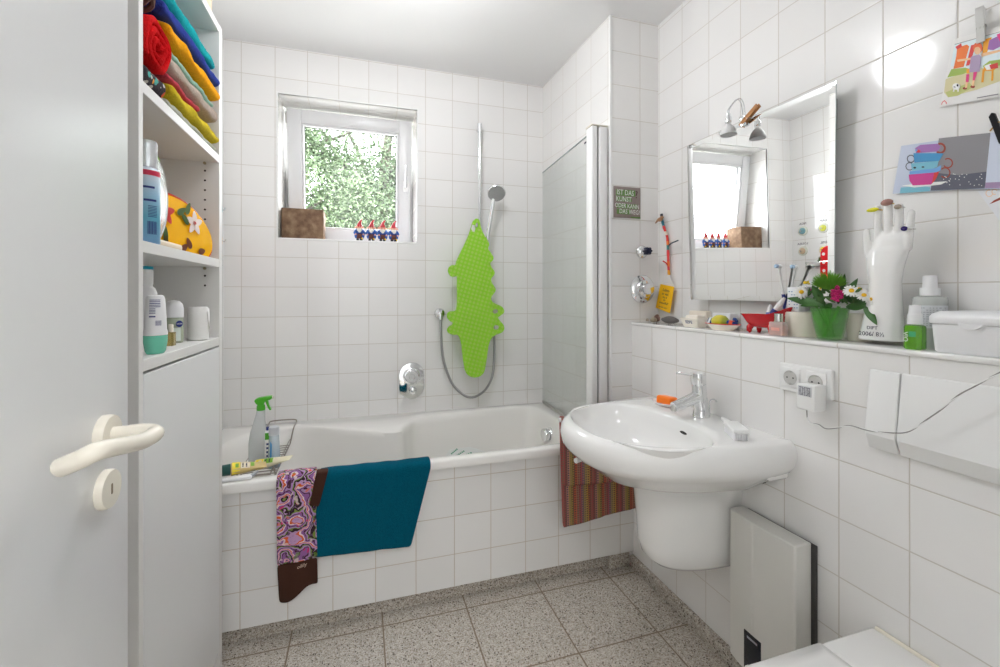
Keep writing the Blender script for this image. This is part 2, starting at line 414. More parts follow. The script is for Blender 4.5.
def zz(p, z): return Vector((p.x, p.y, z))
def sc(p, sx, sy, z, dx=0): return Vector((TC.x+dx+(p.x-TC.x)*sx, TC.y+(p.y-TC.y)*sy, z))
rings = [[zz(rect_hit(p), RIM-.036) for p in inner], [zz(rect_hit(p), RIM-.010) for p in inner], [zz(rect_hit(p, .003), RIM-.003) for p in inner], [zz(rect_hit(p, .010), RIM) for p in inner]]
def toward(p, k): q = rect_hit(p, .010); return p + (q-p)*k
rings += [[zz(toward(p, .30), RIM-.0005) for p in inner], [zz(toward(p, .1), RIM-.003) for p in inner], [zz(p, RIM-.012) for p in inner], [sc(p, .985, .98, RIM-.035) for p in inner],
          [sc(p, .955, .94, RIM-.12, .005) for p in inner], [sc(p, .90, .88, RIM-.27, .015) for p in inner], [sc(p, .85, .83, RIM-.36, .02) for p in inner], [sc(p, .77, .74, RIM-.405, .03) for p in inner], [sc(p, .60, .56, RIM-.425, .04) for p in inner], [sc(p, .2, .2, RIM-.43, .05) for p in inner]]
b = MB(); b.loft(rings, True, False, True); b.build('tub_shell', M_acryl, tub, sharp=60)
kn = Vector((.958, 2.16, H-.755))
kn = atX(549.5, 434.5, .962)
mxk = Matrix.Translation(kn) @ Matrix.Rotation(-PI/2, 4, 'Y')
b = MB(); b.lathe([(0, -.03), (.036, -.03), (.036, 0), (.033, .006), (.026, .008), (.026, .014), (.034, .016), (.034, .034), (.031, .038), (0, .038)], mx=mxk, seg=28)
b.build('overflow_knob', M_chrome, tub)
# white anti-slip sticker with green lettering inside the tub
c0 = Vector((.52, 2.36, 0)); 
stk = mat('sticker_white', (.80, .82, .80), .4)
b = MB()
# lies on the sloping far side of the tub, just below the front rim line as seen
n = Vector((0, -1, .12)).normalized()
yq = lambda u, v: atPlane(u, v, (.6, 2.375, RIM-.2), n)
S = [yq(445, 456), yq(450, 449.5), yq(470, 446.8), yq(487, 452), yq(486, 462), yq(446, 466)]
b.prism(S, n*-.002 if n.y > 0 else n*.002)
b.mi = 1
off = n*.0035
for (u0, v0, u1, v1, k) in ((451, 454, 457.5, 448.5, 5), (456.5, 455.5, 464.5, 450.5, 5), (465.5, 454.6, 472, 452.3, 3)):
    for i in range(k):
        p, q = (i+.1)/k, (i+.8)/k
        pa, pb = (lerp(u0, u1, p), lerp(v0, v1, p)), (lerp(u0, u1, q), lerp(v0, v1, q))
        b.poly([yq(pa[0]-.5, pa[1]-.5)+off, yq(pb[0]-.5, pb[1]-.5)+off, yq(pb[0]+.5, pb[1]+.5)+off, yq(pa[0]+.5, pa[1]+.5)+off])
tag(b.build('printed_card', [stk, mat('green_print', srgb(40, 150, 110), .5)], origin=S[0]), 'white card with green print leaning inside the bathtub', 'card')

# ------------------------------------------------------------------ glass bath screen folded back along the alcove wall
scr = thing('bath_screen', (1.02, 2.1, RIM), 'hinged glass bath screen with white profile along the alcove wall', 'shower screen')
A, B = Vector((1.057, 2.495, 0)), Vector((1.010, 1.835, 0))
d = (B-A).normalized(); nn = Vector((-d.y, d.x, 0))
sg = bpy.data.materials.new('screen_glass'); t = nt(sg); t.nodes.clear()
out = t.nodes.new('ShaderNodeOutputMaterial'); tr = t.nodes.new('ShaderNodeBsdfTransparent'); tr.inputs[0].default_value = (.975, .985, .98, 1); gl = t.nodes.new('ShaderNodeBsdfGlossy'); gl.inputs['Roughness'].default_value = 0.0
fr = t.nodes.new('ShaderNodeLayerWeight'); fr.inputs[0].default_value = .5; ms = t.nodes.new('ShaderNodeMixShader')
t.links.new(mth(t, 'MULTIPLY_ADD', mth(t, 'POWER', fr.outputs['Facing'], 5.0), .9, .05), ms.inputs[0]); t.links.new(tr.outputs[0], ms.inputs[1]); t.links.new(gl.outputs[0], ms.inputs[2]); t.links.new(ms.outputs[0], out.inputs[0])
zt, zb = H+.748, RIM+.012
b = MB(); b.prism([A+Vector((0, 0, zb)), B+Vector((0, 0, zb)), B+Vector((0, 0, zt)), A+Vector((0, 0, zt))], nn*.005); b.build('glass_panel', sg, scr, smooth=False)
b = MB(); b.prism([A+Vector((0, 0, RIM+.001)), B+Vector((0, 0, RIM+.001)), B+Vector((0, 0, zb+.004)), A+Vector((0, 0, zb+.004))], nn*.008); b.build('seal_strip', mat('grey_seal', (.45, .44, .42), .5), scr, smooth=False)
b = MB(); b.prism([A+Vector((0, 0, zt-.002)), B+Vector((0, 0, zt-.002)), B+Vector((0, 0, zt+.002)), A+Vector((0, 0, zt+.002))], nn*.006); b.build('edge_line', mat('glass_edge', (.30, .36, .35), .2), scr, smooth=False)
zp = H + .772
b = MB(); b.box((.999, 1.785, RIM+.001), (1.030, 1.840, zp), .006, 3); b.build('frame_profile', M_white, scr)
b = MB(); b.box((1.030, 1.80, RIM+.001), (1.038, 1.83, zp-.005)); b.build('hinge_gap', M_dark, scr)
b = MB(); b.box((1.038, 1.785, RIM+.001), (XA2-.010, 1.82, zp), .006, 3); b.build('wall_profile', M_white, scr)
b = MB(); b.box((.997, 1.783, zp), (XA2-.010, 1.842, zp+.006), .002); b.build('end_cap', M_cream, scr)
b = MB(); p = A.lerp(B, .93); q = A.lerp(B, .97); b.prism([p+Vector((0, 0, zt-.032)), q+Vector((0, 0, zt-.032)), q+Vector((0, 0, zt-.024)), p+Vector((0, 0, zt-.024))], nn*-.001); b.build('maker_mark', M_ink, scr, smooth=False)

# ================================================================== WASHBASIN
ZB = H - .427
bas = thing('washbasin', (1.0, 1.30, 0), 'white wall-hung ceramic washbasin with half pedestal', 'washbasin')
def sp(x, e): return math.copysign(abs(x)**e, x)
BC = Vector((.95, 1.278, 0)); BW, BD, BN = .316, .568, 2.5
IC = Vector((.866, 1.268, 0))
def b_in(p): return p.x <= XL-.001 and (max(0, XL-.001-p.x)/BD)**BN + (abs(p.y-BC.y)/BW)**BN <= 1
def bouter(ph):
    d = Vector((math.cos(ph), math.sin(ph), 0)); lo, hi = 0, 1.0
    for _ in range(40):
        m_ = (lo+hi)/2
        if b_in(IC+d*m_): lo = m_
        else: hi = m_
    return IC + d*lo
def binner(ph, k=1.0, dx=0):
    c_, s_ = math.cos(ph), math.sin(ph); e_ = 2.5 if c_ > 0 else 2.1
    r = ((abs(c_)/.182)**e_ + (abs(s_)/.262)**e_)**(-1/e_)
    return IC + Vector((dx+r*k*c_, r*k*s_, 0))
TT = [2*PI*i/112 for i in range(112)] + [math.atan2(BC.y+q*BW-IC.y, XL-.001-IC.x) % (2*PI) for q in (-.9985, .9985)]
TT.sort()
def bo(ph, ins=0.0):
    p = bouter(ph); d = (IC-p).normalized(); q = p + d*ins
    if p.x > XL-.004: q.x = min(XL-.001, max(q.x, XL-.001)) if abs(p.y-BC.y) < BW-.002 else XL-.001; q.y = p.y - math.copysign(min(ins, abs(p.y-BC.y)), p.y-BC.y)*(abs(p.y-BC.y)/BW)**6
    return q
UC = Vector((1.05, 1.285, 0))
def und(ph, k, z): return zz(UC + (bo(ph, .08)-UC)*k, z)
rings = [[und(t, .66, ZB-.190) for t in TT], [und(t, .90, ZB-.160) for t in TT]]
for ins, dz in ((.050, -.112), (.025, -.098), (.008, -.077), (.0, -.047), (.003, -.024), (.011, -.009), (.022, -.001)): rings.append([zz(bo(t, ins), ZB+dz) for t in TT])
rings.append([zz(lerp(bo(t, .022), binner(t, 1.03), .35), ZB+.0005) for t in TT])
rings.append([zz(lerp(bo(t, .022), binner(t, 1.03), .85), ZB+.000) for t in TT])
for k, dz, dx in ((1.02, -.002, 0), (.995, -.010, 0), (.95, -.045, .004), (.85, -.098, .010), (.64, -.140, .02), (.34, -.157, .025), (.06, -.160, .03)): rings.append([zz(binner(t, k, dx), ZB+dz) for t in TT])
b = MB(); b.loft(rings, True, False, True)
b.build('basin_bowl', M_ceram, bas, sharp=75)
# half pedestal
b = MB(); PC = Vector((XL, 1.30, 0)); rings = []
for z, ky, kx, r in ((ZB-.172, .148, .308, 2.3), (ZB-.20, .145, .303, 2.4), (ZB-.30, .138, .292, 2.4), (ZB-.43, .132, .280, 2.5), (ZB-.472, .124, .268, 2.5), (ZB-.492, .108, .245, 2.5), (ZB-.501, .08, .20, 2.4), (ZB-.504, .03, .10, 2.2)):
    rings.append([Vector((PC.x - kx*max(0, sp(math.sin(PI*i/28), 2/r)), PC.y + ky*sp(math.cos(PI*i/28), 2/r), z)) for i in range(29)])
b.loft(rings, False, False, True); b.build('half_pedestal', M_ceram, bas, sharp=75)
# bracket lug on the right under the rim
b = MB(); b.box((1.13, .985, ZB-.118), (XL, 1.08, ZB-.075), .012, 3); b.build('mounting_lug', M_ceram, bas)
# overflow
ov = atPlane(684.5, 433.5, (1.027, 1.27, ZB-.03), (-.85, 0, .5))
b = MB(); oz = Vector((-.85, 0, .5)).normalized(); b.lathe([(0, .001), (.0045, .001), (.0045, -.004), (0, -.004)], mx=frame_mx(ov+oz*.004, (0, 1, 0), (.5, 0, .85)) @ Matrix.Diagonal((3.2, 1, 1, 1)), seg=16); b.build('overflow_slot', M_dark, bas)
b = MB(); b.lathe([(0, 0), (.020, 0), (.021, .001), (.018, .003), (0, .003)], (IC.x+.0, IC.y, ZB-.160)); b.build('drain_plug', M_chrome, bas)

# tap
TX, TY = atZ(701, 416, ZB).x, atZ(701, 416, ZB).y
TX = min(TX, 1.150)
tap = thing('basin_tap', (TX, TY, ZB), 'chrome single-lever mixer tap on the washbasin', 'tap')
lean = Vector((-.012, .0, .085))
b = MB(); p0 = Vector((TX, TY, ZB+.001))
pts = [p0, p0+Vector((0, 0, .004)), p0+Vector((-.002, 0, .03)), p0+Vector((-.006, 0, .075)), p0+Vector((-.009, 0, .112))]
b.tube(pts, [.0285, .0272, .0255, .0245, .0240], 24); b.build('body', M_chrome, tap)
b = MB(); h0 = p0+Vector((-.0093, 0, .1135))
b.tube([h0, h0+Vector((-.001, 0, .002)), h0+Vector((-.0035, 0, .034)), h0+Vector((-.004, 0, .0395)), h0+Vector((-.004, 0, .041))], [.0240, .0250, .0262, .0250, .017], 24)
hd = b.build('handle_cap', M_chrome, tap)
b = MB(); l0 = h0+Vector((-.016, 0, .031)); b.tube([l0, l0+Vector((-.02, 0, .004)), l0+Vector((-.072, 0.006, .010))], [.0052, .005, .0046], 10); b.build('lever', M_chrome, hd)
b = MB(); s0 = p0+Vector((-.010, 0, .070)); s1 = p0+Vector((-.112, .004, .038))
dd = (s1-s0).normalized(); b.tube([s0, s0+dd*.03, s1-dd*.012, s1], [.0225, .0205, .0172, .0172], 20); b.build('spout', M_chrome, tap)
b = MB(); b.tube([s1+Vector((.006, 0, -.006)), s1+dd*.003+Vector((-.001, 0, -.003))], .0115, 16); b.build('aerator', M_steel, tap)
b = MB(); q = p0+Vector((.028, -.010, 0)); b.tube(smoothpts([q, q+Vector((0, 0, .045)), q+Vector((0, -.008, .058)), q+Vector((.003, -.02, .062)), q+Vector((.003, -.03, .056))], 5), .0024, 8); b.build('popup_rod', M_chrome, tap)

# soap dish and soap, nail brush
sd = atZ(666, 406, ZB); sd.x = min(sd.x, 1.135); sd.z = ZB+.001
b = MB(); b.lathe([(.0, .0), (.03, .0), (.048, .006), (.056, .016), (.053, .017), (.045, .009), (.028, .004), (0, .004)], mx=Matrix.Translation(sd) @ Matrix.Diagonal((.8, 1.05, 1, 1)), seg=32)
tag(b.build('soap_dish', mat('frosted_dish', (.95, .95, .95), .15, alpha=.45), origin=sd), 'clear oval soap dish at the back of the washbasin', 'soap dish')
b = MB(); b.rbox(sd+Vector((-.003, -.010, .0235)), (.050, .066, .032), (0, .12, .25), .009, 4)
tag(b.build('soap_bar', mat('orange_soap', srgb(255, 128, 28), .35, sss=.2), origin=sd+Vector((0, 0, .005))), 'orange bar of soap in the clear dish by the tap', 'soap')
nb = atZ(732, 428, ZB+.012)
br = thing('nail_brush', (1.12, 1.10, ZB), 'white nail brush with grey bristles lying on the washbasin right of tap', 'brush')
e0, e1 = atZ(736, 430, ZB+.02), atZ(719, 415.5, ZB+.02)
e0.x, e1.x = min(e0.x, 1.165), min(e1.x, 1.175)
dr = (e1-e0).normalized(); ang = math.atan2(dr.y, dr.x)
b = MB(); b.rbox(e0+Vector((0, 0, .009)), (.098, .044, .014), (0, 0, ang), .005, 3)
b.tube([e0+dr*.035+Vector((0, 0, .008)), e0+dr*.075+Vector((0, 0, .006)), e0+dr*.125+Vector((0, 0, .0))], [.007, .006, .006], 10); b.build('brush_handle', M_white, br)
b = MB(); perp = Vector((-dr.y, dr.x, 0)); random.seed(3)
for i in range(15):
    for j in range(6):
        p = e0 + dr*(-.042+.084*i/14) + perp*(-.017+.034*j/5)
        b.tube([p+Vector((0, 0, .004)), p+Vector((random.uniform(-.001, .001), random.uniform(-.001, .001), -.0185))], .0027, 5)
b.build('bristles', mat('grey_bristles', (.78, .78, .79), .8), br)

# swivel towel rail under the basin with its towel
rail = thing('towel_rail', (XL, 1.64, H-.56), 'white two-armed swivel towel rail beside the washbasin', 'towel rail')
PV = Vector((XL-.012, 1.645, 0))
A0, A1 = zz(PV, H-.525), Vector((.791, 1.690, H-.525))
B0, B1 = zz(PV, H-.595), atZ(575.5, 461, H-.595)
b = MB(); b.box((XL-.012, 1.62, H-.62), (XL, 1.67, H-.50), .004); b.tube([zz(PV, H-.615), zz(PV, H-.505)], .011, 14); b.build('wall_bracket', M_white, rail)
for q0, q1 in ((A0, A1), (B0, B1)):
    b = MB(); d = (q1-q0).normalized(); b.tube([q0, q1-d*.002, q1], [.0095, .0095, .008], 18); b.build('arm', M_white, rail)
def stripes(t, tc):
    uv = t.nodes.new('ShaderNodeSeparateXYZ'); t.links.new(tc.outputs['UV'], uv.inputs[0])
    cols = [(160, 40, 60), (60, 50, 45), (185, 120, 110), (150, 130, 50), (40, 35, 40), (200, 70, 40), (120, 110, 85), (170, 30, 70), (45, 55, 95), (150, 120, 90), (190, 150, 60), (35, 30, 35)]
    k = mth(t, 'FRACT', mth(t, 'MULTIPLY', uv.outputs[0], 2.3))
    base = ramp(t, k, [(i/12, srgb(*c)) for i, c in enumerate(cols)])
    k2 = mth(t, 'FRACT', mth(t, 'ADD', mth(t, 'MULTIPLY', uv.outputs[0], 2.3), .53))
    alt = ramp(t, k2, [(i/12, srgb(*c)) for i, c in enumerate(cols)])
    # beads along each stripe
    fu = mth(t, 'SUBTRACT', mth(t, 'FRACT', mth(t, 'MULTIPLY', uv.outputs[0], 27.6)), .5)
    fv = mth(t, 'SUBTRACT', mth(t, 'FRACT', mth(t, 'MULTIPLY', uv.outputs[1], 30)), .5)
    r = mth(t, 'ADD', mth(t, 'MULTIPLY', fu, fu), mth(t, 'MULTIPLY', fv, fv))
    return mixc(t, .16, mixc(t, mth(t, 'LESS_THAN', r, .13), base, mixc(t, .35, alt, srgb(45, 36, 32))), srgb(190, 160, 130))
M_stripe = ramp_mat('striped_weave', stripes, .95, .35, 500)

def cloth(name, path_left, path_right, nu, m, label, cat, origin, amp=.004, thick=.003, seed=0, parent=None, fold=10):
    """cloth hanging between two border paths (lists of points of equal length); u runs left to right, v along the path"""
    bm = bmesh.new(); uvl = bm.loops.layers.uv.new('UVMap'); n = len(path_left); G = []
    ln = [0]
    for i in range(1, n): ln.append(ln[-1] + (path_left[i]-path_left[i-1]).length)
    wd = (path_right[n//2]-path_left[n//2]).length
    for i in range(n):
        row = []
        for j in range(nu+1):
            u = j/nu; p = path_left[i].lerp(path_right[i], u)
            tng = path_left[min(i+1, n-1)]-path_left[max(i-1, 0)]; across = path_right[i]-path_left[i]
            nr = across.cross(tng).normalized()
            w = noise.noise(Vector((u*fold*wd*4 + seed, ln[i]*3, seed*1.7)))*amp + math.sin(u*fold + seed)*amp*.5*min(1, ln[i]*3)
            row.append(bm.verts.new(p + nr*w))
        G.append(row)
    for i in range(n-1):
        for j in range(nu):
            f = bm.faces.new((G[i][j], G[i][j+1], G[i+1][j+1], G[i+1][j])); f.smooth = True
            for l, (a, c) in zip(f.loops, ((i, j), (i, j+1), (i+1, j+1), (i+1, j))): l[uvl].uv = (c/nu*wd/.3, ln[a]/.3)
    if name == 'brown_hem':
        for i in range(n):
            for j in range(nu+1): G[i][j].co.z -= .014*(i/(n-1))*math.sin(2*PI*(j/nu)*.95)
    me = bpy.data.meshes.new(name)
    org = ORG[parent.name] if parent else Vector(origin)
    for v in bm.verts: v.co -= org
    bm.to_mesh(me); bm.free(); me.materials.append(m)
    o = bpy.data.objects.new(name, me); COL.objects.link(o)
    if parent: o.parent = parent
    else: o.location = org
    ORG[o.name] = org
    md = o.modifiers.new('solid', 'SOLIDIFY'); md.thickness = thick; md.offset = 0
    md = o.modifiers.new('sub', 'SUBSURF'); md.levels = 1; md.render_levels = 1
    if label: tag(o, label, cat)
    return o
# striped towel folded over the upper arm: front flap, over the arm, longer back flap
ax = (A1-A0).normalized()
def rail_path(s, zf, zk, lean=0, sw=0):
    c = A0.lerp(A1, s); nrm = Vector((-ax.y, ax.x, 0)); nrm = nrm if nrm.y > 0 else -nrm
    out = []
    for k in range(9): out.append(c - nrm*(.0125+.004*(1-k/8)) + Vector((lean*(1-k/8), 0, lerp(zf-c.z, 0, k/8))))
    for k in range(1, 6): a = PI*k/6; out.append(c + nrm*(-.0125*math.cos(a)) + Vector((0, 0, .0125*math.sin(a))))
    for k in range(11): out.append(c + nrm*(.0125-.001*k) + Vector((sw*k/10, 0, lerp(0, zk-c.z, k/10))))
    return out
o = cloth('striped_towel', rail_path(.985, H-.800, H-.985, .006, .012), rail_path(.10, H-.800, H-.925, 0, .0), 24, M_stripe, 'multicoloured striped towel hanging on the rail left of the washbasin', 'towel', (.98, 1.69, H-.95), .006, .004, 2)

# ================================================================== WATER HEATER, TOILET, FLUSH PLATE, SOCKETS
he = thing('water_heater', (XL-.03, 1.03, H-1.157), 'white instant water heater with dark display low on the wall', 'water heater')
ya, yb, za, zt = .912, 1.142, H-1.157, H-.690
b = MB(); b.box((XL-.012, ya-.009, za+.02), (XL, yb-.01, zt-.006), .002); b.build('back_plate', mat('dark_plate', (.05, .048, .045), .5), he)
xf = 1.139
prof = [(XL-.012, ya), (xf, ya), (xf-.010, ya+.012), (xf-.016, ya+.05), (xf-.018, ya+.12), (xf-.0175, 1.052), (xf-.0155, 1.045), (xf-.0165, 1.040), (xf-.013, 1.09), (xf-.004, yb-.006), (xf+.004, yb), (XL-.012, yb)]
prof = [(XL-.012, ya), (xf, ya), (xf-.004, ya+.004), (xf-.010, 1.0), (xf-.0105, 1.041), (xf-.0085, 1.044), (xf-.0105, 1.047), (xf-.008, 1.10), (xf+.0, yb-.004), (xf+.005, yb), (XL-.012, yb)]
b = MB(); b.prism([(x, y, za) for x, y in prof], (0, 0, zt-za)); o = b.build('housing', mat('heater_white', (.70, .69, .65), .3), he, sharp=25, mods=[('BEVEL', dict(width=.004, segments=2, limit_method='ANGLE', angle_limit=math.radians(60)))])
b = MB(); b.box((xf-.012, 1.014, za+.004), (xf-.0095, 1.074, H-1.03), .0008); dsp = b.build('display', mat('display_black', (.01, .012, .02), .12), he)
b = MB(); b.lathe([(0, -.0), (.011, 0), (.011, .008), (.009, .01), (0, .01)], mx=Matrix.Translation((xf-.012, 1.052, H-1.138)) @ Matrix.Rotation(-PI/2, 4, 'Y'), seg=20); b.build('dial', M_white, dsp)
b = MB(); b.box((xf-.0125, 1.026, H-1.048), (xf-.0118, 1.062, H-1.042)); b.build('printed_line', mat('grey_print', srgb(150, 150, 160), .5), dsp)

wc = thing('toilet', (.95, .58, 0), 'white wall-hung toilet with closed lid at bottom right', 'toilet')
zl = H - .815; yc = .585; hw = .182
def lidpt(t, k=1.0):           # plan of the lid, rounded front toward -x
    s_, c_ = math.sin(t), math.cos(t)
    return Vector((.82 - (.155*sp(s_, 2/2.3) if s_ > 0 else 0)*k, yc + hw*k*sp(c_, 2/2.5), 0))
lid_out = [lidpt(PI*i/32) for i in range(33)]
lid_out = [Vector((1.030, yc+hw, 0))] + lid_out + [Vector((1.030, yc-hw, 0))]
def off(pl, d): c = Vector((.9, yc, 0)); return [p + (c-p).normalized()*d for p in pl]
b = MB(); b.loft([[zz(p, zl-.020) for p in off(lid_out, .003)], [zz(p, zl-.004) for p in lid_out], [zz(p, zl) for p in off(lid_out, .005)], [zz(p, zl+.006) for p in off(lid_out, .05)]], True, True, True); b.build('lid', M_ceram, wc, sharp=60)
b = MB(); b.loft([[zz(p, zl-.036) for p in off(lid_out, .003)], [zz(p, zl-.023) for p in lid_out]], True, True, True); b.build('seat', M_ceram, wc, sharp=60)
b = MB(); b.box((1.032, yc-.18, zl-.03), (XL-.004, yc+.18, zl-.001), .008, 3); b.build('back_deck', M_ceram, wc)
bowl = [Vector((p.x, yc+(p.y-yc)*.97, 0)) for p in lid_out]; bowl[0].x = bowl[-1].x = XL-.001
b = MB()
def bsc(p, kx, ky, z): return Vector((XL-.001-(XL-.001-p.x)*kx, yc+(p.y-yc)*ky, z))
b.loft([[bsc(p, .99, .99, zl-.037) for p in bowl], [bsc(p, .97, .97, zl-.09) for p in bowl], [bsc(p, .80, .85, zl-.22) for p in bowl], [bsc(p, .55, .7, zl-.32) for p in bowl], [bsc(p, .42, .6, zl-.345) for p in bowl]], True, True, True); b.build('bowl', M_ceram, wc, sharp=60)
b = MB(); b.tube([(XL-.006, yc-.16, zl-.0005), (XL-.006, yc+.17, zl-.0005)], .006, 10); b.build('silicone_bead', M_cream, wc)

fl = thing('flush_plate', (XL, .58, H-.34), 'white two-button flush plate above the toilet', 'flush plate')
fz0, fz1, fy0_, fy1_ = H-.376, H-.183, .425, .768
def pillow(b, y0, y1):
    pr = [(0, fz0+.004), (-.012, fz0+.002), (-.027, fz0+.038), (-.0265, fz0+.044), (-.010, fz1-.004), (-.008, fz1), (0, fz1)]
    b.prism([(XL+x, y0, z) for x, z in pr], (0, y1-y0, 0))
for y0, y1 in ((.7035, fy1_), (fy0_, .7005)):
    b = MB(); pillow(b, y0, y1); b.build('button', M_white, fl, sharp=25, mods=[('BEVEL', dict(width=.003, segments=3, limit_method='ANGLE', angle_limit=math.radians(50)))])

so = thing('wall_socket', (XL, .935, H-.24), 'white double wall socket below the tiled ledge', 'socket')
s0, s1 = .856, 1.012; z0, z1 = H-.283, H-.201
b = MB(); b.box((XL-.012, s0, z0), (XL, s1, z1), .005, 3); b.build('frame', M_white, so)
for yc_ in (.974, .899):
    zc = H-.241
    b = MB(); b.box((XL-.0145, yc_-.029, zc-.029), (XL-.010, yc_+.029, zc+.029), .0025, 2); ins = b.build('insert', M_white, so)
    b = MB(); b.lathe([(.0195, .0155), (.0195, .0005), (0, .0005)], mx=Matrix.Translation((XL-.0005, yc_, zc)) @ Matrix.Rotation(-PI/2, 4, 'Y'), seg=28, cap=False)
    b.lathe([(.0195, .0152), (.0205, .0152), (.0205, .0148)], mx=Matrix.Translation((XL-.0005, yc_, zc)) @ Matrix.Rotation(-PI/2, 4, 'Y'), seg=28, cap=False)
    b.lathe([(0, .0149), (.0192, .0149)], mx=Matrix.Translation((XL-.0005, yc_, zc)) @ Matrix.Rotation(-PI/2, 4, 'Y'), seg=28, cap=False)
    b.build('recess', mat('socket_recess', (.52, .51, .49), .5), ins)
    for dy in (-.0095, .0095): b = MB(); b.tube([(XL-.0155, yc_+dy, zc), (XL-.0150, yc_+dy, zc)], .0026, 10); b.build('pin_hole', M_dark, ins)
    for dz in (-.0175, .0175): b = MB(); b.box((XL-.0165, yc_-.003, zc+dz-.0025), (XL-.0148, yc_+.003, zc+dz+.0025)); b.build('earth_clip', M_steel, ins)
ad = thing('power_adapter', (XL-.04, .895, H-.28), 'white plug-in power adapter in the right socket', 'adapter')
b = MB(); b.box((XL-.058, .868, H-.313), (XL-.0155, .921, H-.243), .004, 2); b.build('case', M_white, ad)
b = MB(); b.box((XL-.0592, .905-.028, H-.275), (XL-.058, .915, H-.248)); lb = b.build('rating_label', mat('label_grey', (.60, .60, .62), .5), ad)
b = MB(); random.seed(5)
for i in range(7):
    z = H-.272+.0034*i
    for k in range(5):
        y = .880+.0065*k; b.box((XL-.0596, y, z-.0008), (XL-.0591, y+random.uniform(.003, .0058), z+.0008))
b.build('label_print', M_ink, lb)
b = MB(); xw = XL-.046
cable = smoothpts([Vector((xw, .899, H-.313)), Vector((xw+.002, .896, H-.345)), atX(819, 425, xw), atX(826, 428.5, xw), atX(838, 427.5, xw), atX(850, 426, xw), atX(868, 430, xw), atX(886, 433, xw), atX(903, 432.5, xw), atX(915, 428, xw), atX(935, 414, xw), atX(958, 396, xw), atX(980, 383, xw), atX(1003, 371.5, xw), atX(1035, 356, xw)], 9)
def twist(ph, m_, name):
    pts = []; L = 0
    for i, p in enumerate(cable):
        if i: L += (cable[i]-cable[i-1]).length
        a = L*75+ph; pts.append(p + Vector((math.cos(a), 0, math.sin(a)))*.0011)
    bb = MB(); bb.tube(pts, .0014, 6); return bb.build(name, m_, ad)
twist(0, M_white, 'white_strand'); twist(PI, mat('grey_strand', (.30, .29, .28), .5), 'dark_strand')

# ================================================================== TALL CABINET AND WHAT STANDS ON ITS SHELVES
cab = thing('tall_cabinet', (-.55, 1.41, 0), 'tall white cabinet with open shelves above a closed door', 'cabinet')
CXF, CY0, CY1 = -.45, 1.117, 1.700
ZT, S1, S2, S3 = H+.898, H+.464, H+.118, H-.141
def panel(name, lo, hi, m=M_melam, par=cab, bev=.0012):
    b = MB(); b.box(lo, hi, bev, 1); return b.build(name, m, par)
panel('side_panel', (XW+.004, CY0, 0), (CXF, CY0+.019, ZT))
fp = panel('side_panel', (XW+.004, CY1-.028, 0), (CXF, CY1, ZT))
panel('back_panel', (XW+.002, CY0+.019, .06), (XW+.012, CY1-.028, ZT-.02))
panel('top_panel', (XW+.004, CY0+.019, ZT-.024), (CXF-.002, CY1-.028, ZT))
for z in (S1, S2, S3): panel('shelf', (XW+.012, CY0+.0195, z-.026), (CXF-.001, CY1-.0285, z))
panel('door', (CXF-.02, CY0+.021, .07), (CXF, CY1-.030, S3-.032), M_lacq)
panel('plinth', (CXF-.05, CY0+.019, 0), (CXF-.035, CY1-.028, .07))
for zz_ in [S1-.055-.032*i for i in range(7)] + [S2-.055-.032*i for i in range(2)] + [S1+.12+.032*i for i in range(8)]:
    b = MB(); b.tube([(CXF-.042, CY1-.0283, zz_), (CXF-.042, CY1-.0275, zz_)], .0034, 10)
    b.build('pin_hole', mat('pin_hole_dark', (.03, .025, .02), .8), fp)
for z in (S1-.026, S2-.026):
    b = MB(); b.tube([(CXF-.042, CY1-.034, z-.005), (CXF-.042, CY1-.028, z-.005)], .0045, 10); b.build('shelf_pin', mat('brass_pin', (.42, .36, .24), .4, metal=.8), fp)
b = MB(); p = atX(209, 6, -.56)
b.box((-.60, 1.48, ZT), (-.462, 1.64, ZT+.09), .003)
cb_ = b.build('storage_box', mat('beige_card', srgb(205, 190, 165), .7), origin=(-.53, 1.56, ZT)); tag(cb_, 'beige box on top of the tall white cabinet', 'box')

def terry(name, col): return mat(name, col, .95, spec=.1, var=.24, vscale=120, bump=1.0, bscale=300)
def folded_towel(y0, y1, z0, th, col, xf, label, seed=0, rise=0.0, group='folded towels on the top shelf'):
    n = 44; m = 30; rings = []; xb = -.642
    for i in range(n+1):
        y = lerp(y0, y1, i/n); e = min(i/n, 1-i/n)*n
        k = 1 - (.42 if e < .5 else .14 if e < 1.5 else 0); ring = []
        dz = rise*(1-i/n)**2
        for j in range(m):
            a = 2*PI*j/m
            x = (xb+xf)/2 + (xf-xb)/2*sp(math.cos(a), .35)
            z = z0 + dz + th/2 + th/2*k*sp(math.sin(a), .72)
            front = max(0, (x-(xf-.05))/.05)
            nz = noise.noise(Vector((x*9, y*11+seed, z*14)))
            nf = noise.noise(Vector((x*40, y*55+seed, z*60)))
            z += (nz*.008 + nf*.0025 - .004*front*abs(math.sin(y*23+seed))) * min(1, (z-z0)/(th*.5)); x += nf*.003*front
            x += noise.noise(Vector((y*14+seed*3, z*30, 4)))*.007*front
            ring.append(Vector((x, y, max(z, z0+.0002))))
        rings.append(ring)
    b = MB(); b.loft(rings, True, True, True)
    o = b.build('folded_towel', terry('terry_'+label.split()[0]+label.split()[1], col), None, ((xb+xf)/2, (y0+y1)/2, z0), sharp=0, mods=[('SUBSURF', dict(levels=1, render_levels=1))])
    return tag(o, label, 'towel', group)
folded_towel(1.262, 1.655, S1, .024, srgb(178, 182, 162), -0.453, 'pale sage folded towel at the bottom of the towel stack', 1)
folded_towel(1.285, 1.660, S1+.0245, .042, srgb(205, 180, 45), -0.447, 'mottled yellow folded towel second from the bottom of the stack', 2)
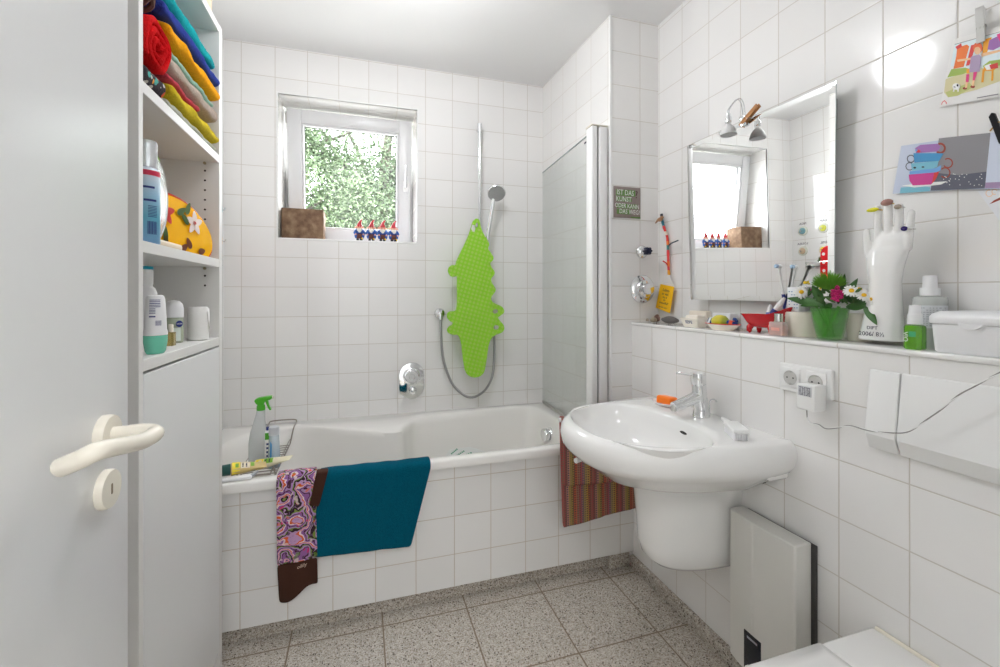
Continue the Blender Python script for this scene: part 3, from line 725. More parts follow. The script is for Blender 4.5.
folded_towel(1.275, 1.50, S1+.067, .022, srgb(190, 70, 85), -0.453, 'coral red folded towel between the yellow and the greige towels', 3)
folded_towel(1.26, 1.655, S1+.0895, .048, srgb(176, 160, 148), -0.447, 'greige fluffy folded towel in the middle of the stack', 4)
folded_towel(1.262, 1.645, S1+.138, .026, srgb(150, 190, 168), -0.459, 'mint green folded towel under the mustard one', 5)
folded_towel(1.255, 1.662, S1+.1645, .043, srgb(232, 160, 20), -0.443, 'mustard orange folded towel under the navy one', 6)
folded_towel(1.235, 1.658, S1+.208, .044, srgb(45, 62, 140), -0.447, 'navy blue folded towel second from the top of the stack', 7)
folded_towel(1.225, 1.640, S1+.2525, .055, srgb(20, 148, 152), -0.453, 'teal folded towel on top of the towel stack', 8)
# red rolled towel, its spiral end facing the room
b = MB(); c0 = Vector((0, 1.212, S1+.118)); rings = []
prof = []
turns = 2.6
for i in range(90):
    a = 2*PI*turns*i/89; r = .012 + .050*i/89; prof.append((r, a))
def spt(r, a, x): return Vector((x, c0.y + r*1.05*math.cos(a), c0.z + r*math.sin(a)))
xs = [-.62, -.54, -.475, -.452, -.445]
for (r, a) in prof:
    o_ = [spt(r+.0075, a, x) for x in xs[:-1]] + [spt(r, a, xs[-1]+.003*math.sin(a*3))] + [spt(r-.0075, a, x) for x in xs[:-1][::-1]]
    rings.append([p + Vector((0, noise.noise(p*25)*.004, noise.noise(p*25+Vector((7, 0, 0)))*.004)) for p in o_])
b.loft(rings, True, True, True)
zmin = min(v.co.z for v in b.bm.verts)
for v in b.bm.verts: v.co.z += S1+.053 - zmin
tag(b.build('rolled_towel', terry('terry_red', srgb(200, 18, 22)), None, (-.53, 1.2, S1+.053), sharp=0), 'bright red rolled towel at the left of the towel stack', 'towel')
# crochet blanket in dark yarn with coloured rosettes
def granny(t, tc):
    v = t.nodes.new('ShaderNodeTexVoronoi'); v.inputs['Scale'].default_value = 62; t.links.new(tc.outputs['Object'], v.inputs['Vector'])
    sp_ = t.nodes.new('ShaderNodeSeparateColor'); t.links.new(v.outputs['Color'], sp_.inputs[0])
    c = ramp(t, sp_.outputs[0], [(0, srgb(225, 95, 30)), (.28, srgb(70, 160, 150)), (.5, srgb(190, 185, 175)), (.68, srgb(190, 40, 50)), (.84, srgb(230, 150, 40))])
    return mixc(t, mth(t, 'GREATER_THAN', v.outputs['Distance'], .43), c, srgb(48, 40, 46))
b = MB(); rings = []
for i in range(13):
    y = lerp(1.14, 1.258, i/12); ring = []
    for j in range(22):
        a = 2*PI*j/22; x = -.55 + .102*sp(math.cos(a), .45); z = S1 + .025 + .024*sp(math.sin(a), .7)
        z += noise.noise(Vector((x*20, y*25, 1)))*.008*max(0, math.sin(a)); ring.append(Vector((x + noise.noise(Vector((y*40, z*40, 2)))*.006, y, max(z, S1+.0005))))
    rings.append(ring)
b.loft(rings, True, True, True)
tag(b.build('crochet_blanket', ramp_mat('crochet', granny, .95, .8, 260), None, (-.55, 1.2, S1), sharp=0, mods=[('SUBSURF', dict(levels=1, render_levels=1))]), 'dark crochet cloth with orange and teal rosettes under the red roll', 'cloth')
b = MB(); random.seed(11)
for k in range(9):
    c = Vector((-.475 - .02*(k % 3), 1.150+.0075*k, S1+.195 + .006*math.sin(k*2)))
    pts = [c + Vector((.022*math.cos(a)*.9, .010*math.sin(a*.5), .020*math.sin(a))) for a in [2*PI*q/12 for q in range(12)]]
    b.tube(pts, .0058, 6, closed=True)
zmin = min(v.co.z for v in b.bm.verts)
for v in b.bm.verts: v.co.z += S1+.180 - zmin
tag(b.build('wool_band', mat('brown_wool', srgb(92, 66, 62), .95, var=.4, vscale=90), None, (-.49, 1.18, S1+.180)), 'brown wool band bundled on top of the red rolled towel', 'band')

# shelf 2: spray can, round mirror, floral bag, comb
sc_ = thing('spray_can', (-.485, 1.240, S2), 'pale blue spray can with clear cap before the round disc', 'can')
c = Vector((-.480, 1.228, S2)); ra = .0262
def blue(t, tc):
    s = t.nodes.new('ShaderNodeSeparateXYZ'); t.links.new(tc.outputs['Object'], s.inputs[0])
    return ramp(t, mth(t, 'MULTIPLY', s.outputs[2], 4.0), [(0, srgb(120, 165, 205)), (.25, srgb(95, 175, 200)), (.45, srgb(150, 190, 215)), (.64, srgb(200, 210, 222)), (1, srgb(205, 212, 220))], False)
b = MB(); b.lathe([(0, 0), (ra-.002, 0), (ra, .003), (ra, .165), (ra-.002, .172), (ra-.006, .178), (0, .178)], c, 28); cn = b.build('can_body', ramp_mat('can_blue', blue, .3, 0), sc_)
b = MB(); b.lathe([(ra+.0003, .158), (ra+.0003, .170)], c, 28, cap=False); b.build('red_band', mat('red_band', srgb(200, 40, 75), .35), cn)
b = MB(); b.lathe([(0, .178), (.021, .178), (.021, .236), (.019, .241), (0, .241)], c, 28); b.build('cap', mat('milky_cap', (.86, .88, .90), .15, trans=.6, ior=1.2), sc_)
b = MB(); vd = (EYE-c); vd.z = 0; vd.normalize(); vx = Vector((-vd.y, vd.x, 0))
def onlabel(a, z, k=1.012): return c + (vd*math.cos(a) + vx*math.sin(a))*ra*k + Vector((0, 0, z))
def strip(b, a0, a1, z0, z1, k=1.012):
    n = max(2, int(abs(a1-a0)/.2))
    b.loft([[onlabel(lerp(a0, a1, i/n), z0, k) for i in range(n+1)], [onlabel(lerp(a0, a1, i/n), z1, k) for i in range(n+1)]], False)
strip(b, -.3, .6, .128, .133); strip(b, -.2, .75, .098, .103)
for i in range(8): strip(b, 0.1, .8, .062+.0035*i, .0635+.0035*i)
for i in range(11): strip(b, .05+.07*i, .05+.07*i+.03+.012*(i % 3), .022, .052)
b.build('print', M_blueink, cn, nofix=True)
rm = thing('vanity_mirror', (-.535, 1.29, S2), 'round clear disc with chrome rim standing behind the spray can', 'mirror')
C0 = Vector((-.514, atX(143.5, 190, -.514).y, S2+.134)); mxm = Matrix.Translation(C0) @ Matrix.Rotation(PI/2, 4, 'Y') @ Matrix.Rotation(0, 4, 'X')
b = MB(); b.lathe([(0, 0), (.128, 0), (.128, .004), (0, .004)], mx=mxm, seg=56); b.build('mirror_glass', mat('mirror_round', (.72, .73, .73), .12, metal=.3, alpha=.4), rm)
b = MB(); b.tube([mxm @ Vector((.1295*math.cos(2*PI*i/64), .1295*math.sin(2*PI*i/64), .002)) for i in range(64)], .0038, 8, closed=True); b.build('rim', M_chrome, rm)
fb = thing('cosmetic_bag', (-.51, 1.45, S2), 'yellow floral cosmetic bag with red piping', 'bag')
BL, BR = Vector((-.590, 1.335, 0)), Vector((-.474, 1.642, 0)); bdir = (BR-BL).normalized(); bnrm = Vector((bdir.y, -bdir.x, 0))
def bagmap(b):
    for v in b.bm.verts:
        q = BL + (BR-BL)*((v.co.y-1.268)/.367) + bnrm*(v.co.x+.505); v.co = Vector((q.x, q.y, v.co.z))
ol = [(1.275, .0), (1.268, .05), (1.275, .105), (1.31, .145), (1.37, .166), (1.44, .170), (1.51, .158), (1.57, .130), (1.615, .092), (1.635, .055), (1.632, .02), (1.62, .0)]
bagpts = smoothpts([Vector((0, y, z)) for y, z in ol[:-1]] + [Vector((0, 1.615, 0))], 3)
b = MB(); rings = []; cy, cz = 1.45, .06
for dx, k in ((-.030, .90), (-.018, .985), (0, 1.0), (.020, .985), (.032, .93), (.036, .6), (.038, .1)):
    rings.append([Vector((-.515+dx, cy+(p.y-cy)*k, S2 + max(0, cz+(p.z-cz)*k) if p.z > .001 else S2+.0005)) for p in bagpts])
b.loft(rings, True, True, True); bagmap(b); bg = b.build('bag_body', mat('yellow_vinyl', srgb(250, 185, 15), .22, bump=.25, bscale=25), fb)
b = MB(); b.tube([Vector((-.495, cy+(p.y-cy)*1.0, S2+max(.003, p.z))) for p in bagpts], .0032, 8); bagmap(b); b.build('piping', mat('red_piping', srgb(190, 30, 35), .4), fb)
b = MB(); b.tube([Vector((-.517, cy+(p.y-cy)*1.006, S2+.0025+max(.003, p.z))) for p in bagpts[4:-5]], .0028, 8); bagmap(b); b.build('zip', mat('zip_dark', srgb(120, 30, 60), .4), fb)
mr_, mwh, mgr, mbr = mat('flower_red', srgb(205, 60, 50), .3), mat('flower_white', srgb(240, 225, 215), .3), mat('leaf_print', srgb(70, 95, 40), .3), mat('brown_print', srgb(110, 55, 30), .3)
b = MB()
def xbag(y, z): 
    e = max(abs((y-cy)/.18), abs((z-.06)/.11)); return -.4755 - .0065*max(0, e-.5)*2 - .01*max(0, e-.78)
def blob(y, z, ly, lz, ang, mi):
    b.mi = mi; pts = []
    for i in range(14):
        a = 2*PI*i/14; p, q = ly*math.cos(a), lz*math.sin(a)*(1-.35*math.cos(a))
        yy, zz2 = y+p*math.cos(ang)-q*math.sin(ang), z+p*math.sin(ang)+q*math.cos(ang)
        pts.append(Vector((xbag(yy, zz2)+.002, yy, S2+zz2)))
    b.poly(pts)
for (fy, fz, mi, R) in ((1.405, .112, 0, .034), (1.525, .098, 1, .034)):
    for k in range(5): a = 2*PI*k/5+.3; blob(fy+R*.55*math.cos(a), fz+R*.55*math.sin(a), R*.55, R*.30, a, mi)
blob(1.405, .112, .007, .007, 0, 3); blob(1.525, .098, .008, .006, 0, 0)
for (y, z, a) in ((1.47, .125, .5), (1.482, .105, 2.4), (1.50, .138, 1.0), (1.405, .05, 1.6)): blob(y, z, .022, .009, a, 2)
for (y, z, a) in ((1.405, .03, 1.4), (1.48, .02, .6), (1.50, .035, 2.1), (1.56, .016, .2)): blob(y, z, .018, .010, a, 3)
bagmap(b); b.build('flower_print', [mr_, mwh, mgr, mbr], bg, nofix=True)
b = MB(); p, q = Vector((-.468, 1.262, S2+.009)), Vector((-.466, 1.385, S2+.009)); b.box((-.480, 1.25, S2), (-.462, 1.395, S2+.017), .006, 3)
tag(b.build('hairbrush_handle', mat('pale_wood', srgb(222, 205, 178), .45), None, (-.47, 1.32, S2)), 'pale wooden brush handle lying before the floral bag', 'brush')

# shelf 3
ro = thing('roll_on_deodorant', (-.475, 1.262, S3), 'large white roll-on deodorant standing on its mint green cap', 'deodorant')
c = Vector((-.475, 1.262, S3))
mint = mat('mint_plastic', srgb(120, 215, 185), .25, trans=.15); wpl = mat('satin_white', (.82, .82, .83), .3)
mxo = Matrix.Translation(c) @ Matrix.Diagonal((.72, 1, 1, 1))
b = MB(); b.lathe([(0, 0), (.022, 0), (.027, .006), (.0315, .030), (.0318, .044), (0, .044)], mx=mxo, seg=32); b.build('cap', mint, ro)
b = MB(); b.lathe([(0, .0445), (.0318, .0445), (.0318, .052), (.0295, .058), (.0285, .085), (.025, .130), (.022, .138), (.016, .141), (0, .141)], mx=mxo, seg=32); bd = b.build('bottle', wpl, ro)
vd = (EYE-c); vd.z = 0; vd.normalize(); vx = Vector((-vd.y, vd.x, 0)); ra = .0285
b = MB()
def oval(p): d_ = p - c; return Vector((c.x + d_.x*.74, p.y, p.z))
def strip2(a0, a1, z0, z1):
    n = 3; b.loft([[oval(onlabel(lerp(a0, a1, i/n), z0, 1.05 - .10*max(0, z0-.085)/.05)) for i in range(n+1)], [oval(onlabel(lerp(a0, a1, i/n), z1, 1.05 - .10*max(0, z1-.085)/.05)) for i in range(n+1)]], False)
for i in range(5): strip2(-.45, .55, .112+.004*i, .1135+.004*i)
for i in range(4): strip2(-.45, .1, .097+.0035*i, .0983+.0035*i)
strip2(-.45, .1, .088, .091)
for i in range(9): strip2(.1+.06*i, .1+.06*i+.02+.012*(i % 2), .068, .080)
b.build('print', M_blueink, bd, nofix=True)
sb_ = thing('shampoo_bottle', (-.535, 1.345, S3), 'white bottle with teal cap behind the large roll-on', 'bottle')
c = Vector((-.535, 1.345, S3))
b = MB(); b.lathe([(0, 0), (.029, 0), (.031, .004), (.031, .145), (.027, .158), (.0215, .163), (.0215, .168), (0, .168)], c, 28); b1 = b.build('bottle', wpl, sb_)
b = MB(); b.lathe([(0, .168), (.0225, .168), (.0225, .203), (.021, .206), (0, .206)], c, 28); b.build('cap', mat('white_cap', (.8, .8, .8), .35), sb_)
b = MB(); b.lathe([(0, .2062), (.0235, .2062), (.0235, .212), (.022, .214), (0, .214)], c, 28); b.build('lid', mat('teal_plastic', srgb(30, 160, 185), .3), sb_)
b = MB(); vd = (EYE-c); vd.z = 0; vd.normalize(); vx = Vector((-vd.y, vd.x, 0)); ra = .031
for i in range(9): strip(b, -.7+.09*i, -.7+.09*i+.03+.03*(i % 2), .118, .140, 1.01)
b.build('print', M_ink, b1, nofix=True)
r2 = thing('glass_roll_on', (-.53, 1.53, S3), 'small glass roll-on with white domed cap and round navy badge', 'deodorant')
c = Vector((-.53, 1.53, S3))
b = MB(); b.lathe([(0, 0), (.021, 0), (.0235, .003), (.0235, .068), (.021, .074), (0, .074)], c, 28); b1 = b.build('bottle', mat('greenish_glass', srgb(205, 215, 190), .12, trans=.35), r2)
b = MB(); b.lathe([(0, .0745), (.0242, .0745), (.0242, .100), (.0215, .114), (.014, .123), (0, .126)], c, 28); b.build('cap', wpl, r2)
vd = (EYE-c); vd.z = 0; vd.normalize(); vx = Vector((-vd.y, vd.x, 0)); ra = .0235
b = MB(); strip(b, -.3, .75, .006, .045, 1.012); b.build('label', mat('pale_label', srgb(215, 225, 215), .4), b1, nofix=True)
b = MB(); pc = onlabel(.55, .056, 1.03); nd = (pc-c); nd.z = 0; b.lathe([(0, 0), (.0095, 0), (.0095, .001), (0, .001)], mx=frame_mx(pc, Vector((0, 0, 1)), nd.normalized().cross(Vector((0, 0, 1)))), seg=24); b.mi = 1
up = Vector((0, 0, 1)); rt = up.cross(nd.normalized()); fm = frame_mx(pc+nd.normalized()*.0016, rt, up); text_mesh(b, 'NIVEA', .0058, fm, .0002, mi=1)
b.build('badge', [M_blueink, M_white], b1)
pf = thing('perfume_bottle', (-.505, 1.437, S3), 'tiny amber perfume bottle between the two roll-ons', 'bottle')
c = Vector((-.505, 1.437, S3))
b = MB(); b.box(c+Vector((-.009, -.012, 0)), c+Vector((.009, .012, .038)), .002); b.build('flask', mat('amber_pale', srgb(225, 200, 120), .08, trans=.7), pf)
b = MB(); b.lathe([(0, .0382), (.006, .0382), (.006, .058), (.005, .060), (0, .060)], c, 16); b.build('cap', M_cream, pf)
tr_ = thing('tissue_roll', (-.487, 1.592, S3), 'wrapped white paper roll at the right end of the lowest shelf', 'paper roll')
c = Vector((-.487, 1.592, S3))
b = MB(); rr = []
for z, r in ((0.0, .024), (.003, .028), (.05, .0285), (.098, .028), (.104, .024)):
    rr.append([c+Vector((r*(1+.03*noise.noise(Vector((3*math.cos(a), 3*math.sin(a), z*30))))*math.cos(a), r*(1+.03*noise.noise(Vector((3*math.cos(a), 3*math.sin(a), z*30+5))))*math.sin(a), z)) for a in [2*PI*i/32 for i in range(32)]])
b.loft(rr, True, True, True); b.build('roll', mat('tissue_paper', (.80, .79, .77), .8, bump=.3, bscale=60), tr_)
b = MB(); b.poly([c+Vector((.0287, -.012, .088)), c+Vector((.026, .016, .098)), c+Vector((.029, .012, .032)), c+Vector((.031, -.008, .042))]); b.build('loose_sheet', mat('tissue_sheet', (.84, .83, .81), .8), tr_, mods=[('SOLIDIFY', dict(thickness=.0008))])

# ================================================================== BACK WALL: STONE, GNOMES, SHOWER, MIXER, CROCODILE MAT
yS = YB+.07
q0, q1 = atY(280.5, 237, YB+.055), atY(324, 208.5, YB+.055)
b = MB(); b.box((q0.x+.004, YB+.055, NZ0+.004), (q1.x-.002, YB+.19, NZ0+.004+.166), .003, 2)
stone = ramp_mat('travertine', lambda t, tc: (lambda n1, n2: mixc(t, n2, ramp(t, n1, [(.3, srgb(85, 60, 42)), (.5, srgb(122, 94, 70)), (.72, srgb(152, 128, 102))], False), srgb(115, 90, 66)))(
    (lambda n: (n.inputs.__getitem__('Scale').__setattr__('default_value', 28), n.inputs['Detail'].__setattr__('default_value', 6), t.links.new(tc.outputs['Object'], n.inputs['Vector']), n.outputs['Fac'])[-1])(t.nodes.new('ShaderNodeTexNoise')), .25), .75, .5, 120)
tag(b.build('stone_block', stone, None, ((q0.x+q1.x)/2, YB+.12, NZ0+.004)), 'rough brown stone block on the left of the window sill', 'stone')

M_hat = mat('gnome_red', srgb(190, 35, 50), .3); M_skin = mat('gnome_skin', srgb(235, 175, 150), .45); M_beard = mat('gnome_beard', srgb(238, 234, 225), .6)
M_jack = mat('gnome_blue', srgb(45, 90, 165), .35); M_trou = mat('gnome_brown', srgb(95, 50, 42), .4); M_boot = mat('gnome_boot', srgb(25, 28, 45), .3); M_yel = mat('gnome_yellow', srgb(225, 190, 40), .4)
def make_gnome(loc):
    g = thing('garden_gnome', loc, '', 'gnome', 'gnomes on the window sill'); o = Vector(loc); V = lambda x, y, z: o+Vector((x, y, z))
    b = MB(); b.lathe([(0, .014), (.020, .014), (.0225, .022), (.022, .036), (.020, .046), (0, .05)], mx=Matrix.Translation(o) @ Matrix.Diagonal((1, .8, 1, 1)), seg=18)
    bd = b.build('trousers', M_trou, g)
    b = MB()
    for s in (-1, 1):
        b.ball(V(s*.011, -.004, .008), (.0095, .017, .008), 12, 8)
    b.build('boots', M_boot, g)
    b = MB()
    for s in (-1, 1):
        b.tube(smoothpts([V(s*.012, 0, .070), V(s*.024, -.002, .062), V(s*.029, -.006, .048), V(s*.024, -.014, .040)], 4), [.009]*5+[.0085]*4+[.007]*4, 10)
        b.ball(V(s*.020, -.003, .032), (.011, .012, .018), 12, 8)
    b.lathe([(0, .044), (.021, .044), (.0225, .05), (.019, .066), (.010, .076), (0, .077)], mx=Matrix.Translation(o) @ Matrix.Diagonal((1, .85, 1, 1)), seg=18)
    b.build('jacket', M_jack, g)
    b = MB(); b.tube([V(.0215*math.cos(a), .0185*math.sin(a), .046) for a in [2*PI*i/20 for i in range(20)]], .003, 6, closed=True); b.build('belt', M_blueink, g)
    b = MB(); b.ball(V(0, -.003, .083), (.0155, .015, .016), 16, 10); b.ball(V(0, -.0185, .083), .0042, 10, 8)
    for s in (-1, 1): b.ball(V(s*.022, 0, .086), (.009, .004, .006), 10, 6)
    hd = b.build('head', M_skin, g)
    b = MB()
    for s in (-1, 1): b.ball(V(s*.0055, -.0166, .088), .0019, 8, 6)
    b.build('eyes', M_ink, hd)
    b = MB(); b.ball(V(0, -.009, .068), (.0165, .012, .014), 14, 10); b.ball(V(0, -.014, .060), (.010, .008, .012), 12, 8); b.build('beard', M_beard, g)
    b = MB(); b.tube([V(0, 0, .090), V(0, 0, .096), V(.0005, 0, .108), V(.004, 0, .122), V(.0115, -.001, .133), V(.018, -.002, .137)], [.0185, .0175, .0125, .0075, .005, .0035], 16); b.build('hat', M_hat, g)
    b = MB()
    for s in (-1, 1): b.ball(V(s*.024, -.016, .040), .0055, 10, 8)
    b.build('hands', M_skin, g)
    b = MB(); b.ball(V(.016, -.017, .013), (.005, .004, .007), 8, 6); b.build('lantern', M_yel, g)
    return g
yg = YB+.028
gx = [atY(u, 240, yg).x for u in (359.5, 371.5, 382.5, 393.5)]
gl = ['red-hatted gnome nearest the stone block, leftmost of the four on the sill', 'red-hatted gnome second from the left in the row on the sill', 'red-hatted gnome second from the right in the row on the sill', 'red-hatted gnome nearest the right reveal of the window niche']
g0 = make_gnome((gx[0], yg, NZ0+.004)); g0['label'] = gl[0]
g0.scale = (.86, .86, .86)
for x, l, r in zip(gx[1:], gl[1:], (-.12, .05, .18)):
    g = copy_tree(g0, (x, yg, NZ0+.004), r); g['label'] = l

# shower rail, holder, hand shower, hose
YW = YB
sr = thing('shower_rail', (.655, YW, H+.3), 'slim chrome shower rail on the back wall above the green mat', 'shower rail')
xr = .655
b = MB(); b.tube([(xr, YW-.045, H+.965), (xr, YW-.045, H+.14)], .0095, 16); b.build('rail', M_chrome, sr)
for z in (H+.965, H+.15):
    b = MB(); b.tube([(xr, YW-.045, z-.022), (xr, YW-.045, z+.028)], .0135, 16); b.tube([(xr, YW-.045, z), (xr, YW-.0005, z)], .010, 12); b.build('wall_bracket', M_chrome, sr)
b = MB(); zh = H+.315; b.tube([(xr, YW-.045, zh-.02), (xr, YW-.045, zh+.02)], .016, 16); b.tube([(xr, YW-.045, zh), (xr+.035, YW-.06, zh)], .011, 12); b.tube([(xr+.030, YW-.068, zh-.022), (xr+.040, YW-.074, zh+.022)], .0165, 16); hol = b.build('holder', M_chrome, sr)
b = MB(); b.tube([(xr-.030, YW-.05, zh+.075), (xr-.038, YW-.120, zh+.070), (xr-.038, YW-.126, zh+.088)], .006, 10); b.build('hook', M_chrome, hol)
hs = thing('hand_shower', (xr+.05, YW-.09, H+.4), 'chrome hand shower with grey spray face on the rail', 'hand shower')
P0, P1 = Vector((xr+.022, YW-.060, zh-.10)), atY(493.5, 199, YW-.105)
b = MB(); dd = (P1-P0); b.tube([P0, P0+dd*.3, P0+dd*.7, P1], [.0095, .0125, .0135, .012], 14); b.build('handle', M_chrome, hs)
hc = atY(496.5, 193, YW-.125); hn = Vector((-.10, -.72, -.68)).normalized()
mxh = frame_mx(hc, hn.orthogonal(), hn.cross(hn.orthogonal()))
b = MB(); b.lathe([(0, -.040), (.018, -.036), (.042, -.016), (.052, -.004), (.053, .004), (.050, .008)], mx=mxh, seg=36); b.build('head', M_chrome, hs)
b = MB(); b.lathe([(0, .0085), (.047, .0085), (.050, .0078), (.050, .002), (0, .002)], mx=mxh, seg=36); fc = b.build('spray_face', mat('grey_face', (.38, .39, .39), .35), hs)
b = MB()
for rr_, n in ((.018, 8), (.031, 14), (.042, 20)):
    for i in range(n): a = 2*PI*i/n; b.lathe([(0, .0105), (.0016, .0105), (.0018, .0085)], mx=mxh @ Matrix.Translation((rr_*math.cos(a), rr_*math.sin(a), 0)), seg=6)
b.build('nozzle', mat('nozzle_grey', (.22, .22, .22), .5), fc)
o = thing('shower_hose', (.431, YW, H-.11), 'grey metal shower hose looping from the wall outlet to the rail', 'hose')
oc = Vector((.428, YW, H-.105))
def yl(prof, c, seg=32, sx=1, sz=1): return MB().lathe(prof, mx=Matrix.Translation(c) @ Matrix.Rotation(PI/2, 4, 'X') @ Matrix.Diagonal((sx, sz, 1, 1)), seg=seg)
b = yl([(0, 0), (.030, 0), (.030, .008), (.026, .016), (.012, .020), (.012, .040), (0, .042)], oc); b.build('wall_outlet', M_chrome, o)
hp = smoothpts([oc+Vector((.001, -.034, .0)), oc+Vector((.002, -.036, -.03)), atY(441.3, 340, YW-.04), atY(444, 362, YW-.045), atY(452, 383, YW-.05), atY(464, 395, YW-.055), atY(474, 397, YW-.055), atY(485, 390, YW-.05), atY(492, 377, YW-.042), atY(494.2, 358, YW-.035), atY(494, 335, YW-.03), atY(492, 310, YW-.03), atY(488, 280, YW-.032), atY(485, 255, YW-.04), P0], 8)
b = MB()
dense = smoothpts(hp, 5); b.tube(dense, [.0078 if i % 2 else .0066 for i in range(len(dense))], 10); b.build('hose', mat('hose_metal', (.36, .36, .36), .3, metal=1), o)
b = MB(); b.tube([oc+Vector((0, -.034, .004)), oc+Vector((.001, -.035, -.035))], .0105, 14); b.build('hose_nut', M_chrome, o)

mx_ = thing('bath_mixer', (.277, YW, H-.475), 'oval chrome bath mixer plate on the back wall above the tub', 'mixer')
mc = Vector((.270, YW, H-.483))
def stadium(hw, hh, y, k=1.0, n=14):
    pts = []
    for i in range(n+1): a = PI*i/n; pts.append(mc+Vector((hw*k*math.cos(a), y, (hh-hw)+hw*k*math.sin(a))))
    for i in range(n+1): a = PI+PI*i/n; pts.append(mc+Vector((hw*k*math.cos(a), y, -(hh-hw)+hw*k*math.sin(a))))
    return pts
b = MB(); b.loft([stadium(.0705, .103, 0), stadium(.0705, .103, -.006), stadium(.0685, .101, -.010), stadium(.05, .082, -.0125)], True, True, True); b.build('cover_plate', M_chrome, mx_)
kc = mc+Vector((-.002, 0, .028))
b = yl([(0, .011), (.046, .011), (.046, .020), (.041, .024), (.034, .024), (.034, .046), (.031, .050), (.016, .050), (.014, .047), (0, .047)], kc); b.build('temperature_knob', M_chrome, mx_)
b = yl([(0, .011), (.022, .011), (.022, .020), (.018, .032), (.017, .042), (.013, .045), (0, .045)], mc+Vector((.004, 0, -.052)), 24); b.build('diverter_knob', M_chrome, mx_)

# crocodile-shaped bath mat hanging from the rail hook
def mp(x, y): return atY(440 + x*80/281, 200 + y*190/667, YB-.112)   # outline read off the photo, at the mat's own distance
ol = [(128, 66), (138, 72), (142, 92), (152, 118), (166, 140), (172, 156), (168, 170), (175, 182), (186, 198), (186, 210), (176, 222), (180, 236), (191, 252), (189, 264), (179, 276), (181, 290), (193, 308), (194, 320), (184, 334), (179, 346), (184, 358), (198, 366), (216, 374), (225, 388), (222, 398), (211, 406), (203, 413), (210, 424), (222, 438), (225, 452), (218, 464), (204, 470), (190, 476), (178, 490), (171, 508), (166, 540), (160, 580), (152, 608), (134, 621), (114, 622), (96, 612), (86, 590), (80, 550), (75, 510), (70, 488), (62, 474), (45, 473), (29, 466), (25, 454), (32, 444), (43, 437), (44, 430), (34, 424), (25, 412), (26, 398), (36, 391), (52, 390), (58, 378), (60, 350), (60, 310), (60, 282), (58, 268), (46, 270), (34, 264), (28, 248), (32, 236), (42, 229), (53, 229), (58, 214), (72, 184), (88, 152), (102, 118), (110, 92), (116, 74)]
oc0 = mp(125, 340)
def loc2(x, y): p = mp(x, y) - oc0; return (p.x, p.z)
sm = smoothpts([Vector((*loc2(x, y), 0)) for x, y in ol], 3, True)
loops = [[(p.x, p.y) for p in sm]]
for (hx_, hy_, rx, ry) in ((194, 391, 10, 8), (197, 447, 10, 8)):
    loops.append([loc2(hx_+rx*math.cos(2*PI*i/16), hy_+ry*math.sin(2*PI*i/16)) for i in range(16)])
loops.append([loc2(x, y) for x, y in [(112, 86), (122, 88), (125, 100), (122, 112), (114, 112), (109, 102)]])
M_mat = mat('green_rubber', srgb(142, 208, 36), .42)
t = M_mat.node_tree; bs = t.nodes['Principled BSDF']; tc = t.nodes.new('ShaderNodeTexCoord'); mpn = t.nodes.new('ShaderNodeMapping'); mpn.inputs['Rotation'].default_value = (0, .5, 0); t.links.new(tc.outputs['Object'], mpn.inputs[0])
s = t.nodes.new('ShaderNodeSeparateXYZ'); t.links.new(mpn.outputs[0], s.inputs[0])
hh = mth(t, 'MULTIPLY', mth(t, 'SINE', mth(t, 'MULTIPLY', s.outputs[0], 200)), mth(t, 'SINE', mth(t, 'MULTIPLY', s.outputs[2], 200)))
bp = t.nodes.new('ShaderNodeBump'); bp.inputs['Strength'].default_value = .28; bp.inputs['Distance'].default_value = .004; t.links.new(hh, bp.inputs['Height']); t.links.new(bp.outputs[0], bs.inputs['Normal'])
t.links.new(mixc(t, mth(t, 'MULTIPLY', mth(t, 'GREATER_THAN', hh, .2), .8), srgb(140, 204, 36), srgb(166, 204, 90)), bs.inputs['Base Color'])
mo = Vector((oc0.x, YB-.112, oc0.z))
cm = outline2d('bath_mat', loops, .004, M_mat, None, (mo.x, mo.y, mo.z), Matrix.Translation(mo) @ Matrix.Rotation(PI/2, 4, 'X'), .0008)
tag(cm, 'lime green crocodile-shaped bath mat hanging from the shower rail', 'bath mat')

# ================================================================== ON THE TUB
terryteal = terry('terry_petrol', srgb(0, 84, 106))
def drape(u0, v0, u1, v1, yf=1.737, inside=.10, zt=RIM+.004, n=12):
    """border path: from inside the tub, over the rim, down the front; (u0,v0) where it leaves the rim, (u1,v1) its lower end"""
    p0, p1 = atY(u0, v0, yf), atY(u1, v1, yf)
    out = [Vector((p0.x, 1.812, RIM-inside*(1-k/5))) for k in range(5)]
    out += [Vector((p0.x, 1.808, RIM-.006)), Vector((p0.x, 1.795, zt)), Vector((p0.x, 1.765, zt)), Vector((p0.x, 1.745, zt-.002)), Vector((p0.x, yf+.001, RIM-.010))]
    s0 = Vector((p0.x, yf, RIM-.022))
    for k in range(n+1): out.append(Vector((lerp(s0.x, p1.x, k/n), yf, lerp(s0.z, p1.z, k/n))))
    return out
L, R = drape(319, 472, 311, 558), drape(431, 458, 411, 547)
o = cloth('bath_towel', L, R, 26, terryteal, 'petrol blue terry towel draped over the tub edge', 'towel', (.15, 1.74, RIM), .0035, .005, 4, fold=5)
